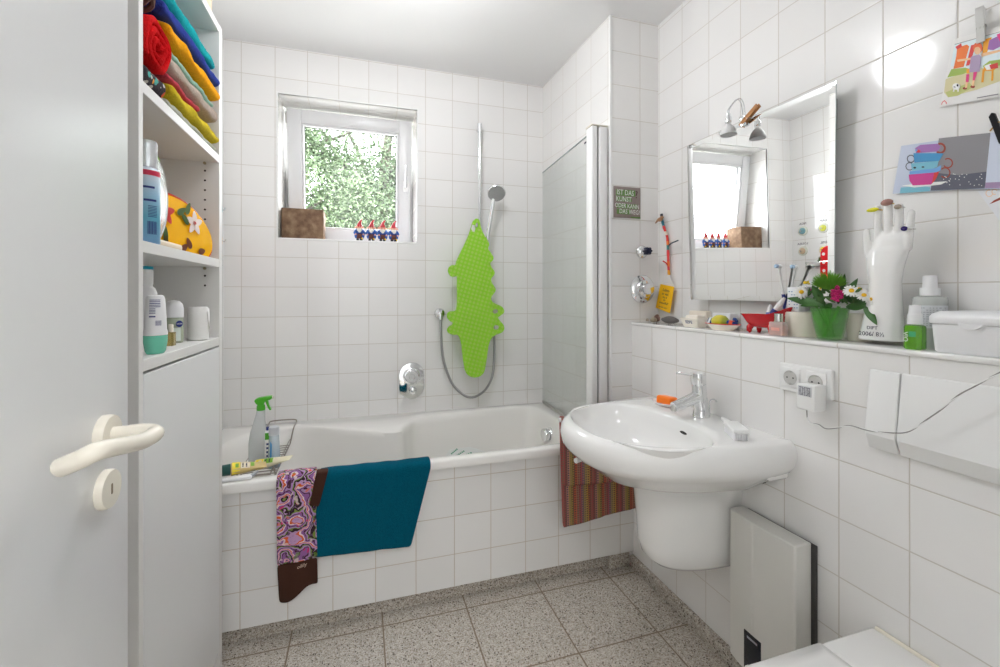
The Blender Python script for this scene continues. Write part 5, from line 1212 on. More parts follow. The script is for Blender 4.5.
b = MB(); b.prism([atX(988, 117, cx_-.016), atX(991, 112.5, cx_-.017), atX(994, 113, cx_-.017), atX(1004, 138, cx_-.005), atX(998.5, 144, cx_-.005)], (.008, 0, 0)); b.build('clip_body', M_black, bcl, mods=[('BEVEL', dict(width=.0015, segments=2))])
b = MB(); b.tube([atX(990, 131, cx_-.006), atX(998, 122, cx_-.010), atX(1003, 122, cx_-.008)], .0016, 8); b.build('wire_handle', mat('brass_wire', srgb(190, 150, 90), .3, metal=1), bcl)
card3 = thing('postcard', atX(1010, 205, cx_+.003), 'white card with faint red drawing under the teacup postcard', 'postcard')
def C3(u, v): return atX(885 + u*115/697, 110 + v*110/667, cx_+.004)
b = MB(); b.prism([C3(560, 490), C3(900, 470), C3(900, 800), C3(800, 800), C3(690, 667)], (.0012, 0, 0)); b.build('card', mat('card_bluish', (.76, .77, .80), .5), card3, smooth=False)
printed(card3, 'picture', C3, [('brown', [(632, 572), (660, 548), (700, 528), (760, 520), (760, 545), (700, 545)]), ('skin', arc(632, 505, 22, 4, 0, 5)), ('skin', arc(664, 496, 18, 4, 1, 6))])

# ================================================================== ON THE LEDGE
def LX_(u, X): p = atX(u, 300, X); return Vector((X, p.y, LEDGE))
def loft_ell(b, c, rows, seg=32, rot=0):
    """rows: (z, rx, ry)"""
    R = Matrix.Rotation(rot, 3, 'Z'); b.loft([[c + R @ Vector((rx*math.cos(a), ry*math.sin(a), 0)) + Vector((0, 0, z)) for a in [2*PI*i/seg for i in range(seg)]] for z, rx, ry in rows], True, True, True); return b
def rock(c, r, seed, m, label, name='pebble', seg=18):
    b = MB(); b.ball((0, 0, 0), 1, seg, 12)
    for v in b.bm.verts: v.co = Vector((v.co.x*r[0], v.co.y*r[1], v.co.z*r[2]*(1.0 if v.co.z > 0 else .9))) * (1+.16*noise.noise(v.co*1.3+Vector((seed, 0, 0)))); 
    zm = min(v.co.z for v in b.bm.verts)
    for v in b.bm.verts: v.co = v.co + c - Vector((0, 0, zm-.0003))
    return tag(b.build(name, m, None, c, sharp=0), label, 'stone', 'stones on the ledge')
rock(LX_(670, 1.300), (.024, .050, .017), 3, mat('slate_stone', srgb(112, 108, 104), .7, var=.15, vscale=60), 'flat dark grey stone on the ledge beside the soap dish')
rock(LX_(646.5, 1.292), (.012, .012, .009), 5, mat('pale_stone', srgb(180, 170, 155), .7, var=.15, vscale=60), 'pale pebble at the far corner of the ledge')
rock(LX_(653.5, 1.285), (.014, .016, .012), 8, mat('tan_stone', srgb(150, 140, 120), .7, var=.2, vscale=60), 'tan pebble between the corner pebble and the dark stone')
rock(LX_(657, 1.318), (.012, .018, .019), 11, mat('brown_stone', srgb(120, 88, 75), .7, var=.2, vscale=60), 'brownish pebble standing behind the tan pebble')
# SEIFE dish
c = LX_(695, 1.262)
sf = thing('soap_tray', c, 'cream soap tray lettered in blue at the left of the lemon dish', 'soap dish')
b = MB(); tray = mat('cream_glaze', srgb(240, 234, 222), .15)
def rrect(c, hx, hy, z, r=.010, n=5):
    out = []
    for sx, sy, a0 in ((1, 1, 0), (-1, 1, PI/2), (-1, -1, PI), (1, -1, 1.5*PI)):
        for i in range(n+1): a = a0+PI/2*i/n; out.append(c+Vector((sx*(hx-r)+r*math.cos(a), sy*(hy-r)+r*math.sin(a), z)))
    return out
b.loft([rrect(c, .026, .036, 0), rrect(c, .030, .042, .012), rrect(c, .036, .052, .034), rrect(c, .034, .050, .035), rrect(c, .027, .040, .014), rrect(c, .02, .03, .011)], True, True, True); b1 = b.build('tray', tray, sf)
fn = Vector((-.022, 0, -.006)).normalized()
b = MB(); text_mesh(b, 'SEIFE', .018, frame_mx(c+Vector((-.0335, -.004, .0195)), (0, -1, 0), (-.25, 0, 1)), .0004, spacing=1); b.build('lettering', M_blueink, b1)
b = MB(); b.box(c+Vector((-.022, -.036, .0145)), c+Vector((.022, .032, .047)), .008, 3); tag(b.build('soap_bar', mat('ivory_soap', srgb(238, 230, 218), .4), None, c+Vector((0, 0, .0145))), 'ivory bar of soap lying in the lettered soap tray', 'soap')
b = MB(); q = LX_(700, 1.325); b.rbox(q+Vector((0, 0, .031)), (.030, .095, .062), (0, 0, .05), .006, 3); tag(b.build('soap_box', mat('beige_box', srgb(230, 220, 205), .5), None, q), 'beige box standing behind the lettered soap tray', 'box')
b = MB(); q = LX_(724.5, 1.322); b.rbox(q+Vector((0, 0, .0285)), (.034, .092, .057), (0, 0, -.03), .004, 2); tag(b.build('soap_box', mat('white_box', (.80, .81, .84), .4), None, q), 'white box standing behind the lemon-shaped soap', 'box')
# oval dish with lemon and wrapped sweets
c = LX_(722.5, 1.255)
b = MB(); loft_ell(b, c, [(0, .026, .045), (.003, .028, .048), (.014, .036, .062), (.022, .041, .070), (.0235, .040, .0685), (.013, .032, .056), (.006, .022, .040)], 36)
ds = thing('oval_dish', c, 'oval white dish with a red rim holding a lemon', 'dish'); b.build('dish', tray, ds)
b = MB(); b.tube([c+Vector((.0412*math.cos(a), .0702*math.sin(a), .0225)) for a in [2*PI*i/48 for i in range(48)]], .0016, 6, closed=True); b.build('red_rim', mat('rim_red', srgb(205, 50, 45), .3), ds)
lc = c+Vector((-.004, .006, .030)); b = MB()
b.lathe([(0, -.039), (.006, -.037), (.014, -.030), (.0225, -.016), (.0245, 0), (.0225, .016), (.014, .029), (.007, .035), (0, .038)], mx=Matrix.Translation(lc) @ Matrix.Rotation(PI/2, 4, 'X') @ Matrix.Rotation(0, 4, 'Z'), seg=24)
def lem(t, tc):
    s = t.nodes.new('ShaderNodeSeparateXYZ'); t.links.new(tc.outputs['Generated'], s.inputs[0]); return ramp(t, s.outputs[1], [(0, srgb(130, 150, 50)), (.35, srgb(205, 190, 40)), (.7, srgb(200, 190, 60)), (1, srgb(140, 165, 60))], False)
tag(b.build('lemon', ramp_mat('lemon_skin', lem, .4, .3, 180), None, lc), 'yellow-green lemon lying in the oval dish', 'lemon')
def packet(c, sz, rot, m, label, stripe=None):
    r_ = thing('wrapped_sachet', c, label, 'sachet', 'wrapped sachets in the oval dish')
    b = MB(); b.rbox(Vector(c), sz, rot, min(sz)*.35, 2); b.build('wrapper', m, r_)
    if stripe:
        b = MB(); b.rbox(Vector(c)+Vector((-.002, 0, .001)), (sz[0]*.9, sz[1]*.35, sz[2]*1.06), rot, .001); b.build('stripe', stripe, r_)
packet(c+Vector((-.002, .052, .0300)), (.020, .022, .024), (.3, .2, .2), mat('foil_blue', srgb(25, 70, 130), .25), 'blue and white sachet left of the lemon', mat('foil_white', (.8, .82, .85), .3))
packet(c+Vector((-.002, -.046, .0280)), (.024, .034, .014), (.2, .1, .4), mat('foil_navy', srgb(30, 55, 125), .25), 'navy sachet with an orange band right of the lemon', mat('foil_orange', srgb(225, 90, 50), .3))
packet(c+Vector((.016, -.042, .0360)), (.014, .024, .012), (.5, .1, -.4), mat('foil_navy', srgb(30, 55, 125), .25), 'smaller navy sachet behind the orange-banded one')
# red claw-foot tub-shaped dish with tubes
c = LX_(765, 1.268)
rd = thing('red_tub_dish', c, 'red ceramic dish shaped like a claw-foot bathtub', 'dish')
M_redc = mat('red_glaze', srgb(190, 22, 32), .15, coat=.3)
b = MB(); rows = []; seg = 40
for z, rx, ry, tilt in ((.020, .018, .034, 0), (.024, .026, .050, 0), (.040, .031, .064, 0), (.056, .034, .076, .15), (.0625, .037, .084, .30), (.0605, .0345, .080, .30), (.045, .027, .060, .1), (.030, .020, .040, 0)):
    rows.append([c+Vector((rx*math.cos(a), 1.12*ry*math.sin(a), z + (.045*tilt*max(0, -math.sin(a))**2.2 if tilt else 0)*2.0)) for a in [2*PI*i/seg for i in range(seg)]])
b.loft(rows, True, True, True); b.build('dish', M_redc, rd, sharp=60)
for sx in (-1, 1):
    for sy in (-1, 1):
        b = MB(); b.tube(smoothpts([c+Vector((sx*.018, sy*.036, .028)), c+Vector((sx*.022, sy*.042, .014)), c+Vector((sx*.021, sy*.041, .006)), c+Vector((sx*.023, sy*.044, .004))], 4), [.010]*4+[.008]*4+[.006]*4+[.0038], 10); b.build('foot', M_redc, rd)
def small_tube(p, q, r, m1, m2, label):
    r_ = thing('toothpaste_tube', p, label, 'tube'); p, q = Vector(p), Vector(q); d = q-p
    b = MB(); b.tube([p, p+d*.15, p+d*.75, q], [r*.6, r, r*.8, r*.35], 14); b.build('tube_body', m1, r_)
    b = MB(); b.tube([p+d*.3, p+d*.5], [r*1.03, r*.99], 14); b.build('printed_band', m2, r_)
small_tube(c+Vector((-.010, -.020, .040)), c+Vector((.012, -.060, .118)), .0115, M_white, M_blueink, 'white and blue tube standing in the red tub-shaped dish')
small_tube(c+Vector((.012, .000, .040)), c+Vector((.026, .002, .095)), .0095, M_white, mat('band_blue', srgb(60, 90, 170), .3), 'short white tube at the back of the red tub-shaped dish')
# perfume bottle
c = LX_(778.5, 1.232)
pb = thing('perfume_bottle', c, 'square perfume bottle with amber liquid and silver cap on the ledge', 'bottle')
b = MB(); b.box(c+Vector((-.013, -.0245, 0)), c+Vector((.013, .0245, .044)), .004, 3); b.build('flask', mat('clear_flask', (.90, .87, .85), .04, alpha=.35, coat=.6), pb)
b = MB(); b.box(c+Vector((-.0105, -.021, .005)), c+Vector((.0105, .021, .032)), .003, 2); b.build('amber_liquid', mat('amber_liquid', srgb(205, 120, 90), .1), pb)
b = MB(); b.lathe([(0, .0445), (.0125, .0445), (.0125, .047), (.0118, .047), (.0118, .069), (0, .070)], c, 24); b.build('cap', mat('silver_cap', (.75, .75, .76), .2, metal=1), pb)
b = MB(); b.box(c+Vector((-.0137, -.014, .017)), c+Vector((-.0131, .014, .026))); b.build('label', mat('pink_label', srgb(215, 160, 150), .4), pb)
# cream round box, toothbrush mug, carton
c = LX_(803, 1.301)
rb = thing('round_box', c, 'cream round lidded pot between the perfume and the flower vase', 'pot')
b = MB(); b.lathe([(0, 0), (.046, 0), (.048, .003), (.048, .060), (0, .060)], c, 40); b.build('pot', M_cream, rb)
b = MB(); b.lathe([(0, .0602), (.0495, .0602), (.0495, .072), (.048, .075), (0, .0755)], c, 40); b.build('lid', M_cream, rb)
c = Vector((1.290, LX_(796, 1.290).y, LEDGE+.0757))
ct = thing('carton', c, 'white patterned carton standing on the cream pot', 'carton')
b = MB(); b.box(c+Vector((-.014, -.020, 0)), c+Vector((.014, .018, .075)), .001); cr = b.build('box', mat('carton_white', (.78, .80, .82), .45), ct)
b = MB(); random.seed(9)
for i in range(6):
    for j in range(4): 
        if random.random() < .8: b.box(c+Vector((-.0146, -.017+.0085*j, .01+.010*i)), c+Vector((-.0141, -.0125+.0085*j, .013+.010*i)))
b.build('carton_print', mat('carton_blue', srgb(130, 155, 185), .5), cr)
def toothbrush(p, q, label, m):
    p, q = Vector(p), Vector(q); r_ = thing('toothbrush', p, label, 'toothbrush'); d = (q-p).normalized()
    b = MB(); L_ = (q-p).length; b.tube([p, p+d*L_*.3, p+d*L_*.6, p+d*L_*.8, q], [.006, .0065, .005, .003, .0042], 12); b.build('handle', M_white, r_)
    b = MB(); b.tube([p+d*L_*.35, p+d*L_*.58], [.0068, .0055], 12); b.build('grip', m, r_)
    sd_ = Vector((-1, .25, 0)); b = MB(); b.lathe([(0, -.004), (.0065, -.004), (.0068, .006), (0, .006)], mx=frame_mx(q, d, sd_.cross(d)) if False else Matrix.Translation(q) @ Vector((-1, .25, .1)).to_track_quat('Z', 'Y').to_matrix().to_4x4(), seg=16); b.build('brush_head', M_white, r_)
    b = MB(); b.lathe([(0, .006), (.0058, .006), (.0058, .014), (0, .014)], mx=Matrix.Translation(q) @ Vector((-1, .25, .1)).to_track_quat('Z', 'Y').to_matrix().to_4x4(), seg=14); b.build('bristles', mat('bristle_blue', srgb(170, 195, 220), .7), r_)
c2 = LX_(806, 1.325)
mug = thing('tumbler', Vector((1.326, LX_(786, 1.326).y, LEDGE)), 'white tumbler holding toothbrushes behind the red dish', 'cup')
c = Vector((1.322, LX_(785.5, 1.322).y, LEDGE))
b = MB(); b.lathe([(0, .002), (.020, .0), (.022, .003), (.0245, .072), (.0230, .072), (.0205, .006), (0, .006)], c, 28); b.build('cup', M_white, mug)
toothbrush(c+Vector((.004, -.008, .008)), atX(779.5, 266.5, 1.278), 'white toothbrush with a blue grip leaning left in the tumbler', M_blueink)
toothbrush(c+Vector((-.002, .004, .008)), atX(795.5, 267, 1.278), 'white toothbrush leaning right in the tumbler', mat('grip_grey', (.55, .58, .62), .4))
c = LX_(860, 1.317)
b = MB(); b.lathe([(0, 0), (.026, 0), (.028, .004), (.033, .075), (.0315, .075), (.026, .006), (0, .006)], c, 36); tag(b.build('white_beaker', M_cream, None, c), 'plain white beaker behind the flower vase', 'beaker')
# green glass with the flowers
VX = 1.252
c = LX_(829.5, VX)
fv = thing('flower_vase', c, 'ribbed green glass holding a small bunch of garden flowers', 'vase')
gg = mat('green_glass', srgb(70, 160, 40), .05, alpha=.36, coat=.8)
b = MB(); rows = []; seg = 48
for z, r in ((0, .024), (.003, .028), (.012, .031), (.035, .036), (.060, .0405), (.078, .0425), (.088, .045), (.091, .048)):
    rows.append([c+Vector((r*(1+.022*math.cos(12*a))*math.cos(a), r*(1+.022*math.cos(12*a))*math.sin(a), z)) for a in [2*PI*i/seg for i in range(seg)]])
for z, r in ((.0905, .046), (.078, .040), (.035, .0335), (.012, .027), (.008, .018)):
    rows.append([c+Vector((r*math.cos(a), r*math.sin(a), z)) for a in [2*PI*i/seg for i in range(seg)]])
b.loft(rows, True, True, True); b.build('glass', gg, fv, sharp=60)
M_stem = mat('stem_green', srgb(70, 120, 45), .6); M_leaf = mat('leaf_green', srgb(62, 104, 48), .5, var=.25, vscale=60)
b = MB(); random.seed(21)
for i in range(16):
    a = random.uniform(0, 2*PI); r0, r1 = random.uniform(.004, .02), random.uniform(.01, .034)
    b.tube([c+Vector((-r0*math.cos(a), -r0*math.sin(a), .012)), c+Vector((r1*math.cos(a), r1*math.sin(a), .095))], .0018, 6)
b.build('stems', M_stem, fv)
def fp_(u, v, X): return atX(u, v, X)
def leaf(b, p, q, wd, droop=.0, side=None):
    p, q = Vector(p), Vector(q); d = q-p; L_ = d.length; d.normalize(); sd_ = (side or (EYE-p)).cross(d).normalized(); nrm = d.cross(sd_).normalized()
    n = 9; mid = []; l1 = []; l2 = []
    for i in range(n+1):
        k = i/n; w_ = wd*math.sin(PI*min(1, k*.97+.03))**.8*(1-.25*k); m_ = p + d*L_*k + Vector((0, 0, -droop*k*k + droop*.5*k))
        mid.append(m_ - nrm*w_*.25); l1.append(m_ - sd_*w_); l2.append(m_ + sd_*w_)
    b.loft([l1, mid, l2], False)
SOL = [('SOLIDIFY', dict(thickness=.0006))]
for (u0, v0, u1, v1, w_, X0, X1) in ((826, 306, 786.5, 297, .014, 1.25, 1.236), (823, 304, 812, 284, .013, 1.246, 1.236), (838, 304, 845, 272, .010, 1.27, 1.285), (842, 303, 858, 277, .011, 1.27, 1.30), (846, 307, 866, 306, .012, 1.262, 1.255), (864, 306, 877, 324, .010, 1.257, 1.240), (832, 307, 825, 304, .010, 1.24, 1.215), (850, 298, 872, 294, .011, 1.275, 1.30), (846, 300, 876, 306, .010, 1.28, 1.29), (818, 303, 800, 305, .009, 1.25, 1.245), (840, 300, 836, 290, .009, 1.255, 1.245)):
    b = MB(); leaf(b, fp_(u0, v0, X0), fp_(u1, v1, X1), w_, .006); b.build('leaf', M_leaf, fv, mods=SOL)
# green filler foliage
b = MB(); random.seed(4)
cc = fp_(832, 287, 1.262)
def tuft(b, cc, n, r, up=.6, w_=.0016):
    for i in range(n):
        d_ = Vector((random.gauss(0, 1), random.gauss(0, 1), abs(random.gauss(0, 1))*up+.15)).normalized(); p = cc - Vector((0, 0, r*.25)); q = cc + d_*r*random.uniform(.7, 1.05)
        b.tube([p, p.lerp(q, .55), q], [w_*.6, w_, w_*.2], 4)
tuft(b, fp_(829, 286, 1.250), 520, .044, .8, .0013)
b.build('green_dianthus', mat('fluffy_green', srgb(105, 165, 50), .7), fv)
b = MB()
for i in range(46):
    u, v = random.uniform(808, 860), random.uniform(290, 306); X = random.uniform(1.235, 1.285); p = fp_(u, v, X); q = p + Vector((random.uniform(-.015, .015), random.uniform(-.02, .02), random.uniform(-.004, .022))); leaf(b, p, q, random.uniform(.003, .006))
b.build('filler_leaves', mat('filler_green', srgb(70, 105, 50), .6, var=.3, vscale=60), fv, mods=SOL)
M_pet, M_cen = mat('daisy_white', (.84, .84, .82), .55), mat('daisy_yellow', srgb(235, 185, 30), .6)
def daisy(p, nrm, r, n=15):
    nrm = Vector(nrm).normalized(); fm = frame_mx(p, nrm.orthogonal(), nrm.cross(nrm.orthogonal()))
    b = MB()
    for i in range(n):
        a = 2*PI*i/n + random.uniform(-.08, .08); rr = r*random.uniform(.9, 1.05); pts = []
        for k, w_ in ((.2, .07), (.5, .14), (.85, .13), (1.0, .04)): pts.append((k, w_))
        l1 = [fm @ Vector((rr*k*math.cos(a)-rr*w_*math.sin(a), rr*k*math.sin(a)+rr*w_*math.cos(a), -.003*k)) for k, w_ in pts]
        l2 = [fm @ Vector((rr*k*math.cos(a)+rr*w_*math.sin(a), rr*k*math.sin(a)-rr*w_*math.cos(a), -.003*k)) for k, w_ in pts]
        b.loft([l1, l2], False)
    f = b.build('daisy', M_pet, fv, mods=SOL)
    b = MB(); b.lathe([(r*.30, -.001), (r*.29, .0015), (r*.18, .0035), (0, .0042)], mx=fm, seg=16); b.build('daisy_centre', M_cen, f)
for (u, v, X, r, n_) in ((801.5, 292, 1.238, .0205, (-.8, -.55, .1)), (851.5, 290.5, 1.236, .0195, (-.6, -.6, .5)), (859.5, 289, 1.262, .0195, (-.3, -.3, .9)), (864, 295, 1.250, .018, (-.6, -.5, .6)), (871.5, 299, 1.258, .017, (-.5, -.4, .5)), (820, 291, 1.275, .015, (-.6, -.3, .6))):
    daisy(fp_(u, v, X), n_, r)
b = MB(); random.seed(8)
for (u0, v0, su, sv, n) in ((837, 294.5, 5.6, 4.4, 64), (837.5, 287.2, 1.8, 1.3, 8), (836, 299.5, 2.2, 1.6, 10)):
    for i in range(n):
        p = fp_(u0+random.uniform(-su, su), v0+random.uniform(-sv, sv), 1.226+random.uniform(0, .012)); b.ball(p, .0032, 6, 5)
b.build('magenta_cluster', mat('sweet_william', srgb(190, 30, 105), .6, var=.3, vscale=200), fv)
b = MB()
for (u0, v0, su, sv, n) in ((806.5, 282.5, 3, 1.2, 12), (820.5, 287, 2, 1.5, 8)):
    for i in range(n):
        p = fp_(u0+random.uniform(-su, su), v0+random.uniform(-sv, sv), 1.262+random.uniform(0, .012)); b.ball(p, .0030, 6, 5)
b.build('yellow_cluster', mat('yellow_bloom', srgb(225, 195, 40), .6), fv)
b = MB()
for i in range(9):
    p = fp_(816+random.uniform(-9, 10), 289+random.uniform(-6, 6), 1.25); b.ball(p, .0022, 6, 5)
b.build('pink_buds', mat('pink_bud', srgb(200, 90, 150), .6), fv)

# porcelain hand with rings
HX = 1.283
hv = thing('porcelain_hand', LX_(889, HX), 'tall white porcelain glove-mould hand wearing rings on its fingertips', 'hand ornament')
def hp(u, v, dx=0): return atX(u, v, HX+dx)
b = MB()
rows = []
for v, u0, u1, kx in ((340, 861.5, 904.5, .80), (338, 861, 904.5, .80), (333, 862.5, 903.5, .78), (320, 865.5, 902.5, .78), (300, 869, 901, .78), (281, 870.6, 900.6, .76), (272, 869, 902, .68), (265, 868, 904, .60), (257, 867.5, 907, .50), (251, 868.5, 909.5, .44), (246, 872.5, 911, .40), (240, 873.5, 912.5, .37), (235, 874.3, 913.3, .31), (232, 876, 912, .22), (230, 880, 909.5, .12)):
    c_ = (hp(u0, v)+hp(u1, v))/2; hy = abs(hp(u0, v).y-hp(u1, v).y)/2; hx_ = min(hy*kx, .046)
    zc2 = max(c_.z, LEDGE+.0005)
    rows.append([Vector((c_.x-hx_*sp(math.cos(a), .9)*1.0, c_.y+hy*sp(math.sin(a), .9), zc2)) for a in [2*PI*i/32 for i in range(32)]])
b.loft(rows, True, True, True)
def finger(pts, rad):
    pts = [Vector(p) for p in pts]; pts2 = smoothpts(pts, 4); n = len(pts2)
    rr = [lerp(rad[0], rad[1], i/(n-1)) for i in range(n)]
    b.tube(pts2, rr, 14); b.ball(pts2[-1], rad[1], 14, 10)
finger([hp(873.5, 264), hp(869.5, 252, -.004), hp(867, 242, -.006), hp(866.4, 231.5, -.008)], (.0120, .0076))
finger([hp(878.6, 246), hp(878, 230, -.004), hp(877.8, 216, -.006), hp(877.6, 207.5, -.010)], (.0098, .0076))
finger([hp(888.4, 244), hp(888.4, 228, -.004), hp(888.6, 212, -.006), hp(888.7, 202, -.010)], (.0100, .0080))
finger([hp(898.6, 244), hp(898.8, 228, -.004), hp(899.2, 214, -.006), hp(899.6, 206.5, -.010)], (.0100, .0080))
finger([hp(907, 250), hp(908.6, 236, -.004), hp(910.4, 222, -.004), hp(911.4, 212.5, -.006)], (.0100, .0076))
b.build('hand', M_ceram, hv, sharp=0, mods=[('REMESH', dict(mode='VOXEL', voxel_size=.0022, use_smooth_shade=True)), ('SMOOTH', dict(factor=.6, iterations=9))])
b = MB(); vd = Vector((-1, 0, 0))
text_mesh(b, 'DIPT', .012, frame_mx(hp(880.5, 327.5)+Vector((-.0375, -.004, 0)), (0, -1, 0), (0, 0, 1)), .0006)
text_mesh(b, '2006/ 8½', .0155, frame_mx(hp(880.5, 333.5)+Vector((-.0425, -.006, 0)), (0, -1, 0), (0, 0, 1)), .0006)
b.build('stamp', M_ink, hv)
def finger_ring(label, u, v, dx, r, metal, stone_m, srr, off_):
    c_ = hp(u, v, dx); r_ = thing('finger_ring', c_, label, 'ring')
    b = MB(); b.tube([c_+Vector((r*math.cos(a), r*math.sin(a), .0015*math.sin(a))) for a in [2*PI*i/28 for i in range(28)]], .0018, 8, closed=True); b.build('band', metal, r_)
    b = MB(); b.ball(c_+Vector(off_), srr, 14, 10); b.build('stone', stone_m, r_)
gold_, silv = mat('ring_gold', srgb(200, 170, 90), .2, metal=1), mat('ring_silver', (.72, .70, .68), .2, metal=1)
finger_ring('ring with a yellow bow-shaped stone on the index fingertip of the porcelain hand', 877.7, 210, -.010, .0088, gold_, mat('gem_yellow', srgb(215, 210, 40), .2), (.006, .0145, .0055), (-.009, .006, .001))
finger_ring('ring with a large rosy brown stone on the middle finger of the porcelain hand', 888.8, 203.5, -.010, .0092, gold_, mat('gem_rose', srgb(165, 125, 115), .25), (.008, .0135, .0085), (-.009, -.001, .002))
finger_ring('silver ring with small stones on the ring finger of the porcelain hand', 899.6, 207.5, -.010, .0092, silv, mat('gem_pearl', srgb(170, 155, 140), .2, metal=.4), (.006, .008, .006), (-.010, -.002, .001))
finger_ring('silver ring with a deep blue stone low on the little finger of the porcelain hand', 909.4, 229, -.004, .0108, silv, mat('gem_blue', srgb(45, 25, 110), .1), (.006, .007, .006), (-.012, .004, .001))

# bottles and box right of the hand
c = LX_(915, 1.236)
gb = thing('green_bottle', c, 'small translucent green bottle with white ribbed cap right of the porcelain hand', 'bottle')
b = MB(); b.loft([rrect(c, .014, .0155, 0, .008), rrect(c, .0155, .0175, .003, .009), rrect(c, .0155, .0175, .050, .009), rrect(c, .0145, .0165, .055, .009), rrect(c, .010, .010, .058, .007)], True, True, True); b1 = b.build('bottle', mat('green_clear', srgb(105, 180, 30), .06, alpha=.66), gb)
b = MB(); b.lathe([(0, .0585), (.0140, .0585), (.0130, .082), (.0110, .0825), (.0105, .103), (0, .104)], c, 28); b.build('cap', wpl, gb)
b = MB(); b.box(c+Vector((-.0161, -.010, .030)), c+Vector((-.0156, .003, .042))); b.mi = 1; text_mesh(b, 'VIO', .014, frame_mx(c+Vector((-.0163, .0100, .029)), (0, 0, -1), (0, -1, 0)), .0005, mi=1); b.build('label', [mat('label_teal', srgb(60, 165, 110), .3), M_white], b1)
c = LX_(930, 1.310)
pb2 = thing('pump_bottle', c, 'clear bottle with white pump top and grey label behind the green bottle', 'bottle')
b = MB(); b.lathe([(0, 0), (.029, 0), (.0315, .004), (.0315, .114), (.030, .121), (.017, .125), (0, .125)], c, 36); b1 = b.build('bottle', mat('clear_grey', (.66, .69, .66), .1, alpha=.7), pb2)
b = MB(); b.lathe([(0, .1255), (.0185, .1255), (.0185, .144), (.0135, .1445), (.0128, .173), (0, .174)], c, 28); b.build('pump', wpl, pb2)
b = MB(); vd = (EYE-c); vd.z = 0; vd.normalize(); vx = Vector((-vd.y, vd.x, 0)); ra = .0315
strip(b, -1.3, 1.3, .048, .102, 1.006); b.mi = 1; random.seed(13)
for i in range(9):
    for k in range(12):
        if random.random() < .85: strip(b, -1.1+.18*k, -1.1+.18*k+random.uniform(.06, .15), .053+.0052*i, .0556+.0052*i, 1.012)
b.build('label', [mat('label_silver', (.62, .64, .66), .4), mat('grey_text', (.42, .43, .46), .5)], b1, nofix=True)
# wet-wipes box
yl1, yl0 = atX(927, 340, 1.214).y, .36
wb_ = thing('wipes_box', (1.28, .5, LEDGE), 'long white plastic box with a snap lid at the right end of the ledge', 'box')
def rr3(x0, x1, y0, y1, z, r): return rrect(Vector(((x0+x1)/2, (y0+y1)/2, 0)), (x1-x0)/2, (y1-y0)/2, z, r, 6)
bx = atX(928, 345, 1.216)
b = MB(); Z = LEDGE
b.loft([rr3(1.222, 1.338, yl0+.004, yl1-.010, Z+.0005, .012), rr3(1.219, 1.341, yl0, yl1-.006, Z+.004, .014), rr3(1.215, 1.345, yl0-.004, yl1-.002, Z+.062, .016), rr3(1.217, 1.343, yl0-.002, yl1-.004, Z+.063, .016)], True, True, True); b.build('box', wpl, wb_)
b = MB()
b.loft([rr3(1.213, 1.347, yl0-.006, yl1, Z+.0635, .018), rr3(1.211, 1.347, yl0-.008, yl1+.002, Z+.066, .018), rr3(1.211, 1.347, yl0-.008, yl1+.002, Z+.078, .018), rr3(1.214, 1.345, yl0-.004, yl1-.002, Z+.085, .017), rr3(1.224, 1.336, yl0+.01, yl1-.014, Z+.0915, .015), rr3(1.25, 1.31, yl0+.05, yl1-.05, Z+.093, .012)], True, True, True)
ya_, yb_2 = atX(958, 330, 1.212).y, atX(984, 335, 1.212).y
b.prism([Vector((1.2095, y, z)) for y, z in [(lerp(ya_, yb_2, i/12), Z+.066-.012*math.sin(PI*i/12)**.6) for i in range(13)]], (.004, 0, 0))
b.build('lid', wpl, wb_)

# ================================================================== LEFT WALL (seen in the mirror)
def lw(u, v):      # where the mirror image at (u, v) lies on the left wall
    d = ray(u, v); p = EYE + d*((MP-EYE).dot(MN)/d.dot(MN)); r_ = d - 2*d.dot(MN)*MN
    return p + r_*((XW-p.x)/r_.x)
for (u, v, col, txt, lbl) in ((803, 231, (120, 165, 175), 'NOA', 'round teal hook with a handwritten name on the left wall, upper one nearer the window'), (823.5, 228, (205, 205, 60), 'LIAM', 'round lime hook with a handwritten name on the left wall, upper one'), (803, 251, (205, 180, 150), 'LOUISA', 'round beige hook on the left wall, below the teal one'), (824, 250, (235, 210, 40), 'EMIL', 'round yellow hook on the left wall, below the lime one')):
    p = lw(u, v); hk_ = thing('wall_hook', p, lbl, 'hook', 'round hooks on the left wall')
    xd = lambda prof, c, seg=28: MB().lathe(prof, mx=Matrix.Translation(c) @ Matrix.Rotation(PI/2, 4, 'Y'), seg=seg)
    b = xd([(0, .0), (.036, 0), (.036, .004), (.030, .007), (0, .007)], p); b.build('rim', mat('hook_pale', srgb(210, 212, 200), .2), hk_)
    b = xd([(0, .0072), (.024, .0072), (.022, .012), (0, .012)], p); b.build('disc', mat('hook_%d_%d' % (col[0], col[2]), srgb(*col), .3), hk_)
    b = MB(); b.tube([p+Vector((.010, 0, 0)), p+Vector((.026, 0, -.006)), p+Vector((.030, 0, .006))], .0035, 8); b.build('peg', M_chrome, hk_)
    b = MB(); text_mesh(b, txt, .024, frame_mx(p+Vector((.0008, 0, .055)), (0, 1, 0), (0, 0, 1)), .0004); b.build('handwritten_name', M_ink, hk_)
p = lw(830.5, 262)
mt = thing('oven_mitt', p, 'red mitt with white dots hanging on the left wall', 'mitt')
b = MB(); ol_ = [(-.05, -.13), (.05, -.13), (.055, .05), (.04, .10), (.0, .118), (-.04, .10), (-.055, .05)]
b.prism([p+Vector((.004, y, z)) for y, z in [(q.x, q.y) for q in smoothpts([Vector((a_, c_, 0)) for a_, c_ in ol_], 4, True)]], (.022, 0, 0)); bd = b.build('mitt_body', mat('mitt_red', srgb(215, 20, 30), .8), mt, mods=[('BEVEL', dict(width=.006, segments=3, limit_method='ANGLE'))])
b = MB()
